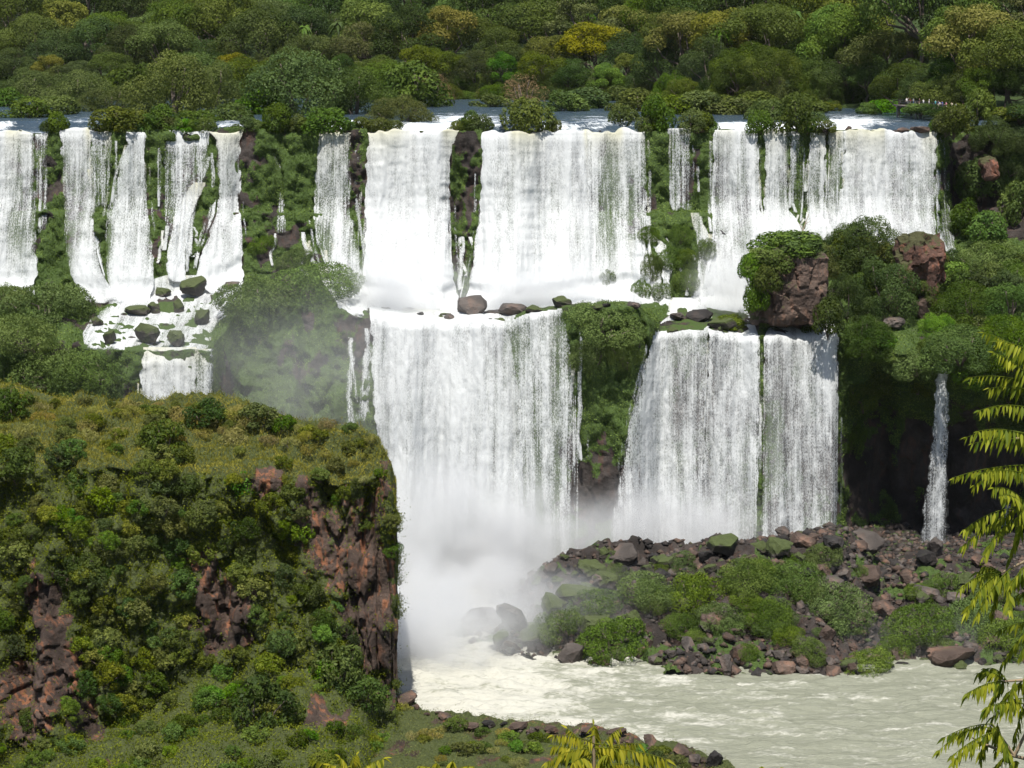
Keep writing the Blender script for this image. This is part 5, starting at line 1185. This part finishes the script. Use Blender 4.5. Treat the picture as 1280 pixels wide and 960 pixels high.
HAIR = [flat_mat('hair_dark', (.03, .02, .015), .5), flat_mat('hair_brown', (.12, .07, .04), .5), flat_mat('white_cap', (.7, .7, .68), .7, var=.05)]
CLO = {k: flat_mat(k+'_cloth', c, .8, var=.12) for k, c in dict(white=(.75, .75, .74), red=(.5, .04, .05), blue=(.05, .09, .32), navy=(.025, .03, .07), black=(.02, .02, .02), grey=(.28, .28, .28), pink=(.6, .22, .28), orange=(.6, .2, .06), teal=(.06, .28, .30), cream=(.6, .52, .4)).items()}
shirts = ['white', 'navy', 'red', 'white', 'blue', 'black', 'white', 'grey', 'white', 'teal', 'navy', 'white', 'blue', 'pink', 'cream', 'white', 'black', 'blue', 'white', 'navy', 'orange', 'cream', 'white', 'red', 'grey', 'orange', 'white', 'cream', 'pink', 'black']
pose_w = ('standing', 'leaning on the railing', 'holding up a camera')
for i, sh in enumerate(shirts):
    t = .12+.84*((i+R.uniform(-.3, .3))/len(shirts)); p_, dr, sd = on_walk(t); ps = R.randrange(3); pr_ = R.choice(('navy', 'black', 'grey', 'blue', 'cream'))
    q = p_+sd*(.55 if ps == 1 else R.uniform(-.4, .6)); yaw = math.atan2(sd[1], sd[0])+math.pi/2+(0 if ps == 1 else R.uniform(-.7, .7))
    s_ = R.uniform(.93, 1.06); o = link('person', PM[ps], None, tuple(q), (0, 0, yaw), (s_, s_, s_))
    for sl_, mt in zip(o.material_slots, (R.choice(SK), CLO[sh], CLO[pr_], R.choice(HAIR))): sl_.link = 'OBJECT'; sl_.material = mt
    tag(o, 'person in %s shirt and %s trousers %s on the walkway' % (sh, pr_, pose_w[ps]), 'person', 'visitors on the walkway')

# ------------------------------------------------------------------ vulture gliding before the falls
bm_ = MB(); st_ = [(-.42, .02), (-.3, .06), (-.1, .11), (.12, .1), (.26, .055), (.34, .05), (.42, .03)]
bm_.tube([(x_, 0, .02*math.sin(x_*4)) for x_, _ in st_], [r for _, r in st_], 8)
for sg_ in (-1, 1):
    sp = np.array([(0, .16, -.16, 0), (.35, .2, -.16, .1), (.7, .16, -.16, .2), (.95, .06, -.2, .22)])
    for up in (0.012, -0.012):
        Vw = np.array([[(f_, sg_*y_, z_+up), (b_, sg_*y_, z_+up*.5)] for y_, f_, b_, z_ in sp]).reshape(-1, 3); bm_.add(Vw, [[2*k, 2*k+1, 2*k+3, 2*k+2] for k in range(3)])
    for f_ in range(5): bm_.tube([(.02-.06*f_, sg_*.93, .22), (.06-.09*f_, sg_*1.12, .27)], [.025, .008], 4)
bm_.add([(-.38, -.06, .0), (-.38, .06, .0), (-.66, .12, -.01), (-.66, -.12, -.01)], [[0, 1, 2, 3]])
bird = link('bird', bm_.data('bird', [flat_mat('black_plumage', (.012, .011, .012), .6)], True), None, tuple(at_y(904, 292, 400)), (.35, -.15, .3)); tag(bird, 'dark bird gliding in front of the feathered fall', 'bird')

# ------------------------------------------------------------------ leafy twigs near the viewpoint
def near_leaf_mat(name, a_, b_):
    m, n, l, out = new_mat(name); c = mixc(n, l, attr(n, 'shade'), a_, b_); b = n.new('ShaderNodeBsdfPrincipled'); l.new(c, b.inputs['Base Color']); b.inputs['Roughness'].default_value = .6; b.inputs['Specular IOR Level'].default_value = .15
    t = n.new('ShaderNodeBsdfTranslucent'); l.new(mixc(n, l, .4, c, (.32, .34, .015)), t.inputs[0]); mx = n.new('ShaderNodeMixShader'); mx.inputs[0].default_value = .4
    l.new(b.outputs[0], mx.inputs[1]); l.new(t.outputs[0], mx.inputs[2]); l.new(mx.outputs[0], out.inputs[0]); return m
NEARG = near_leaf_mat('feathery_leaf', (.05, .09, .006), (.30, .31, .02)); NEARY = near_leaf_mat('yellow_feathery_leaf', (.10, .13, .008), (.36, .32, .02)); TWIG = flat_mat('twig_bark', (.20, .15, .09), .8, sc=30)
def feather_leaf(base, tip, sag, leaflet, npair, r, hang=.8, parent=None, mat=None):
    """one compound leaf: a bent midrib with drooping pointed leaflets on both sides"""
    base, tip = np.asarray(base, float), np.asarray(tip, float); q = np.linspace(0, 1, 14)[:, None]
    mid = base*(1-q)+tip*q; mid[:, 2] += (sag*4*q*(1-q))[:, 0]; mb = MB(); mb.tube(mid, np.linspace(.0028, .001, 14), 5, .2)
    d = tip-base; d /= np.linalg.norm(d); side = np.cross(d, (0, 0, 1)); side /= np.linalg.norm(side)+1e-9
    L0 = np.linalg.norm(tip-base)
    for i in range(npair):
        t = .1+.9*(i+.3)/npair; o = np.array([np.interp(t, q[:, 0], mid[:, k]) for k in range(3)])
        for sg_ in ((-1, 1) if i < npair-1 else (-1, 1, 0)):
            L = leaflet*(1-.45*abs(t-.45))*r.uniform(.55, 1.35); dr = d*r.uniform(.2, .7)+side*sg_*r.uniform(.3, .8)+np.array([0, 0, -hang*r.uniform(.5, 1.7)])
            if sg_ == 0: dr = d+np.array([0, 0, -.3])
            dr /= np.linalg.norm(dr); w = np.cross(dr, unit(1, r)[0]*.5+np.array([0, -.6, .6])); w /= np.linalg.norm(w)+1e-9; nn_ = np.cross(w, dr)
            ts = np.array([0, .3, .65, 1.]); ws_ = L*r.uniform(.10, .15)*np.array([.12, 1, .75, .02]); c = o+dr*(L*ts)[:, None]; c[:, 2] -= L*r.uniform(.05, .4)*ts**2; c += side*(sg_*-L*r.uniform(0, .2))*(ts**2)[:, None]
            Lf = c+w*ws_[:, None]+nn_*ws_[:, None]*.35; Rt = c-w*ws_[:, None]+nn_*ws_[:, None]*.35
            V = np.concatenate([Lf, c, Rt]); F = [[k, k+1, k+5, k+4] for k in range(3)]+[[k+4, k+5, k+9, k+8] for k in range(3)]; mb.add(V, F, float(np.clip(r.normal(.5, .28), 0, 1)))
    return link('leaf', mb.data('leaf', [mat or NEARG, TWIG]), parent)
rn = np.random.default_rng(9)
def N(px, py, Yd): return at_y(px, py, Yd)
def leafy(name, label, cat, root, stems, sprays, Yd, mat, leaflet, group=None):
    """root: world point; stems: lists of (px, py, dY); sprays: (base px, py, tip px, py)"""
    e = link(name, None); tag(e, label, cat, group)
    for pts, r0 in stems:
        P_ = np.array([p_ if len(p_) == 4 else (*N(p_[0], p_[1], Yd+p_[2]), 0) for p_ in pts])[:, :3]
        mb = MB(); mb.tube(P_, np.linspace(r0, r0*.35, len(P_)), 7); link('stem' if r0 < .012 else 'branch', mb.data('stem', [TWIG], True), e)
    extra = [(bx+rn.uniform(-6, 14), by+rn.uniform(-8, 14), tx+rn.uniform(4, 26), ty+rn.uniform(-10, 16)) for bx, by, tx, ty in sprays[::2]] if len(sprays) > 20 else []
    for bx, by, tx, ty in list(sprays)+extra:
        dy = rn.uniform(-.25, .25); feather_leaf(N(bx, by, Yd), N(tx, ty, Yd+dy), rn.uniform(.015, .035), leaflet*rn.uniform(.85, 1.1), int(rn.integers(14, 19)), rn, 1.1, e, mat)
    return e
YR = 9.0; tx_ = 2.75; zg = slope_z(tx_, YR)
leafy('tree', 'slender tree with feathery yellow green leaves beside the viewpoint', 'tree', None,
 [([(tx_, YR, zg-.3, 0), (tx_+.05, YR, 94, 0), (tx_-.02, YR, 95.2, 0), (tx_+.05, YR, 96.4, 0)], .05),
  ([(tx_, YR, 94.6, 0), (1330,480,0), (1292,462,0)], .014), ([(tx_, YR, 94.5, 0), (1340,560,0), (1296,545,0), (1270,548,0)], .013), ([(tx_, YR, 94.4, 0), (1330,640,0), (1285,632,0), (1262,640,0)], .013),
  ([(tx_, YR, 94.2, 0), (1330,690,0), (1290,697,0), (1252,716,0)], .012), ([(tx_, YR, 94.0, 0), (1330,770,0), (1290,778,0)], .012), ([(tx_, YR, 93.8, 0), (1330,850,0), (1280,850,0), (1250,852,0)], .012),
  ([(tx_, YR, 93.6, 0), (1330,960,0), (1268,945,0), (1240,905,0)], .014), ([(1268,945,0), (1230,930,0), (1215,922,0)], .008), ([(1268,945,0), (1290,900,0), (1280,880,0)], .008)],
 [(1300,462,1228,416), (1310,500,1240,440), (1305,486,1212,472), (1310,520,1222,514), (1300,548,1205,548), (1310,560,1212,556), (1298,582,1189,598), (1300,600,1225,592), (1285,632,1240,610), (1275,636,1203,664), (1270,640,1202,684), (1290,628,1262,700),
  (1300,625,1268,655), (1252,716,1198,738), (1252,716,1206,768), (1252,716,1240,770), (1252,716,1222,716), (1258,714,1262,765), (1300,700,1262,735), (1300,778,1246,790), (1300,776,1252,832), (1300,790,1282,850), (1310,740,1266,748),
  (1255,852,1208,868), (1255,850,1222,842), (1258,852,1232,890), (1270,850,1262,900), (1290,848,1250,880), (1285,848,1290,900), (1240,905,1180,922), (1238,910,1172,940), (1235,925,1190,955), (1240,905,1225,950), (1240,905,1262,945), (1280,880,1232,885), (1280,880,1268,935), (1268,945,1240,965), (1290,900,1300,950)],
 YR, NEARG, .052)
for k, (cx, root_py, lab, tips) in enumerate(((742, 1010, 'sapling with a spray of bright yellow feathery leaves before the shore', ((708,906),(690,928),(682,950),(776,906),(800,926),(836,946),(806,956),(716,950),(742,902),(760,940),(850,958),(690,915))),
                          (440, 1000, 'small sapling tip with yellow leaves below the headland', ((388,946),(412,952),(446,940),(480,944),(500,956),(425,944))),
                          (556, 1005, 'tiny sapling tip of yellow leaves between the two larger ones', ((524,954),(545,950),(566,948),(592,954))),
                          (962, 1000, 'single yellow leaf tip at the river', ((952,954),(975,957))))):
    Yk = 10.5+.4*k; b_ = N(cx, 958, Yk); zg = slope_z(b_[0], Yk); mids = (920 if k == 0 else 968)
    stems = [([(b_[0]+.05, Yk+.1, zg-.2, 0), (b_[0]+.03, Yk, (zg+b_[2])/2, 0), (cx, mids+20, 0), (cx, mids, 0)], .016)]
    sprays = []
    for (tx2, ty2) in tips:
        by = mids+(rn.uniform(0, 40) if k == 0 else rn.uniform(-4, 10)); sprays.append((cx+rn.uniform(-4, 4), by, tx2, ty2+4))
    leafy('sapling', lab, 'sapling', None, stems, sprays, Yk, NEARY, .06, 'saplings below the viewpoint')

for px, dY, kd, w in ((1118, 12, 'dark', 13), (1148, 10, 'dark', 12), (1172, 9, 'domed', 13), (1200, 8, 'dark', 12), (1226, 8, 'domed', 12), (1255, 8, 'dark', 12), (1285, 9, 'dark', 13), (1135, 20, 'domed', 16), (1185, 18, 'dark', 16), (1240, 18, 'olive', 16)):
    t = np.interp(px, project(wp)[0], wp[:, 1]); X = (px-640)/FPX*(t+dY)
    place_tree(kd, X, t+dY, max(ZU, bank_z(X, t+dY)), w/14, w/14*1.0, {'dark': 'dark tree', 'domed': 'green tree', 'olive': 'olive tree'}[kd]+(' shading' if dY < 14 else ' behind')+' the walkway beyond the '+near(px, 0, ((1118,0,'rapids'),(1148,0,'red outcrop'),(1172,0,'curtain end'),(1200,0,'shaded cliff edge'),(1226,0,'pale outcrop'),(1255,0,'cliff ledge bush'),(1285,0,'far walkway end'))), 'trees along the walkway')
for px, py, w, h, kd, lab in ((1222, 147, 40, 40, 'mid', 'bush growing up in front of the walkway'), (1150, 142, 40, 14, 'mid', 'low green bush before the walkway start'), (1172, 145, 40, 14, 'dark', 'low dark bush before the walkway bend'), (1255, 150, 40, 18, 'mid', 'green bush before the far walkway'), (1190, 152, 46, 14, 'dark', 'dark bush under the walkway deck'), (1275, 152, 50, 20, 'dark', 'dark bush below the walkway end')):
    t = np.interp(px, project(wp)[0], wp[:, 1])-4; plant_at(px, py, t, w, h, kd, lab, group='bushes by the walkway')

# ------------------------------------------------------------------ damp air over the whole gorge
bm = bmesh.new(); bmesh.ops.create_cube(bm, size=1.0); me = bpy.data.meshes.new('haze'); bm.to_mesh(me); bm.free()
hzm, n, l, out = new_mat('damp_air'); v = n.new('ShaderNodeVolumePrincipled'); v.inputs['Color'].default_value = (.93, .96, 1, 1); v.inputs['Density'].default_value = .00001; v.inputs['Anisotropy'].default_value = 0
l.new(v.outputs[0], out.inputs['Volume']); me.materials.append(hzm)
hz = link('haze', me, None, (0, 600, 80), None, (1500, 1500, 250)); stuff(hz, 'damp hazy air filling the gorge', 'haze')

# small wooden things
DRIFT = flat_mat('bleached_wood', (.30, .24, .18), .85, sc=3)
mb = MB(); b0 = at_y(1000, 302, 414); mb.tube([b0, b0+np.array([.6, 0, 2.4]), b0+np.array([1.6, .2, 5.2])], [.16, .12, .04], 6); mb.tube([b0+np.array([.5, 0, 2.0]), b0+np.array([-.4, 0, 3.6])], [.09, .03], 5); mb.tube([b0+np.array([.9, .1, 3.2]), b0+np.array([1.9, 0, 3.9])], [.07, .02], 5)
tag(link('dead_branch', mb.data('dead_branch', [DRIFT], True)), 'bare dead branch standing behind the huge shelf rock', 'branch')
loc, nn = hit(1095, 826)
mb = MB(); mb.tube([(-4, 0, 0), (-1, .2, .15), (2, 0, .05), (4, -.2, .2)], [.22, .2, .16, .1], 7)
tag(link('driftwood_log', mb.data('driftwood_log', [DRIFT], True), None, (loc.x, loc.y-.5, loc.z+.6), (0, 0, .1)), 'bleached driftwood log lying above the waterline', 'log')
q0 = hit(12, 484, BVH_HEAD)[0]; q1 = hit(56, 490, BVH_HEAD)[0]
if q0 and q1:
    fe_ = link('wooden_rail', None, None, tuple(q0)); tag(fe_, 'low wooden rail on the high end of the headland', 'railing')
    for t_ in (0, .5, 1):
        mb = MB(); p_ = (q1-q0)*t_; mb.box((p_.x, p_.y, p_.z+.5), (.07, .07, .75)); link('post', mb.data('post', [DRIFT]), fe_)
    mb = MB(); mb.tube([(0, 0, 1.2), (q1.x-q0.x, q1.y-q0.y, q1.z-q0.z+1.2)], .08, 6); link('rail', mb.data('rail', [DRIFT]), fe_)
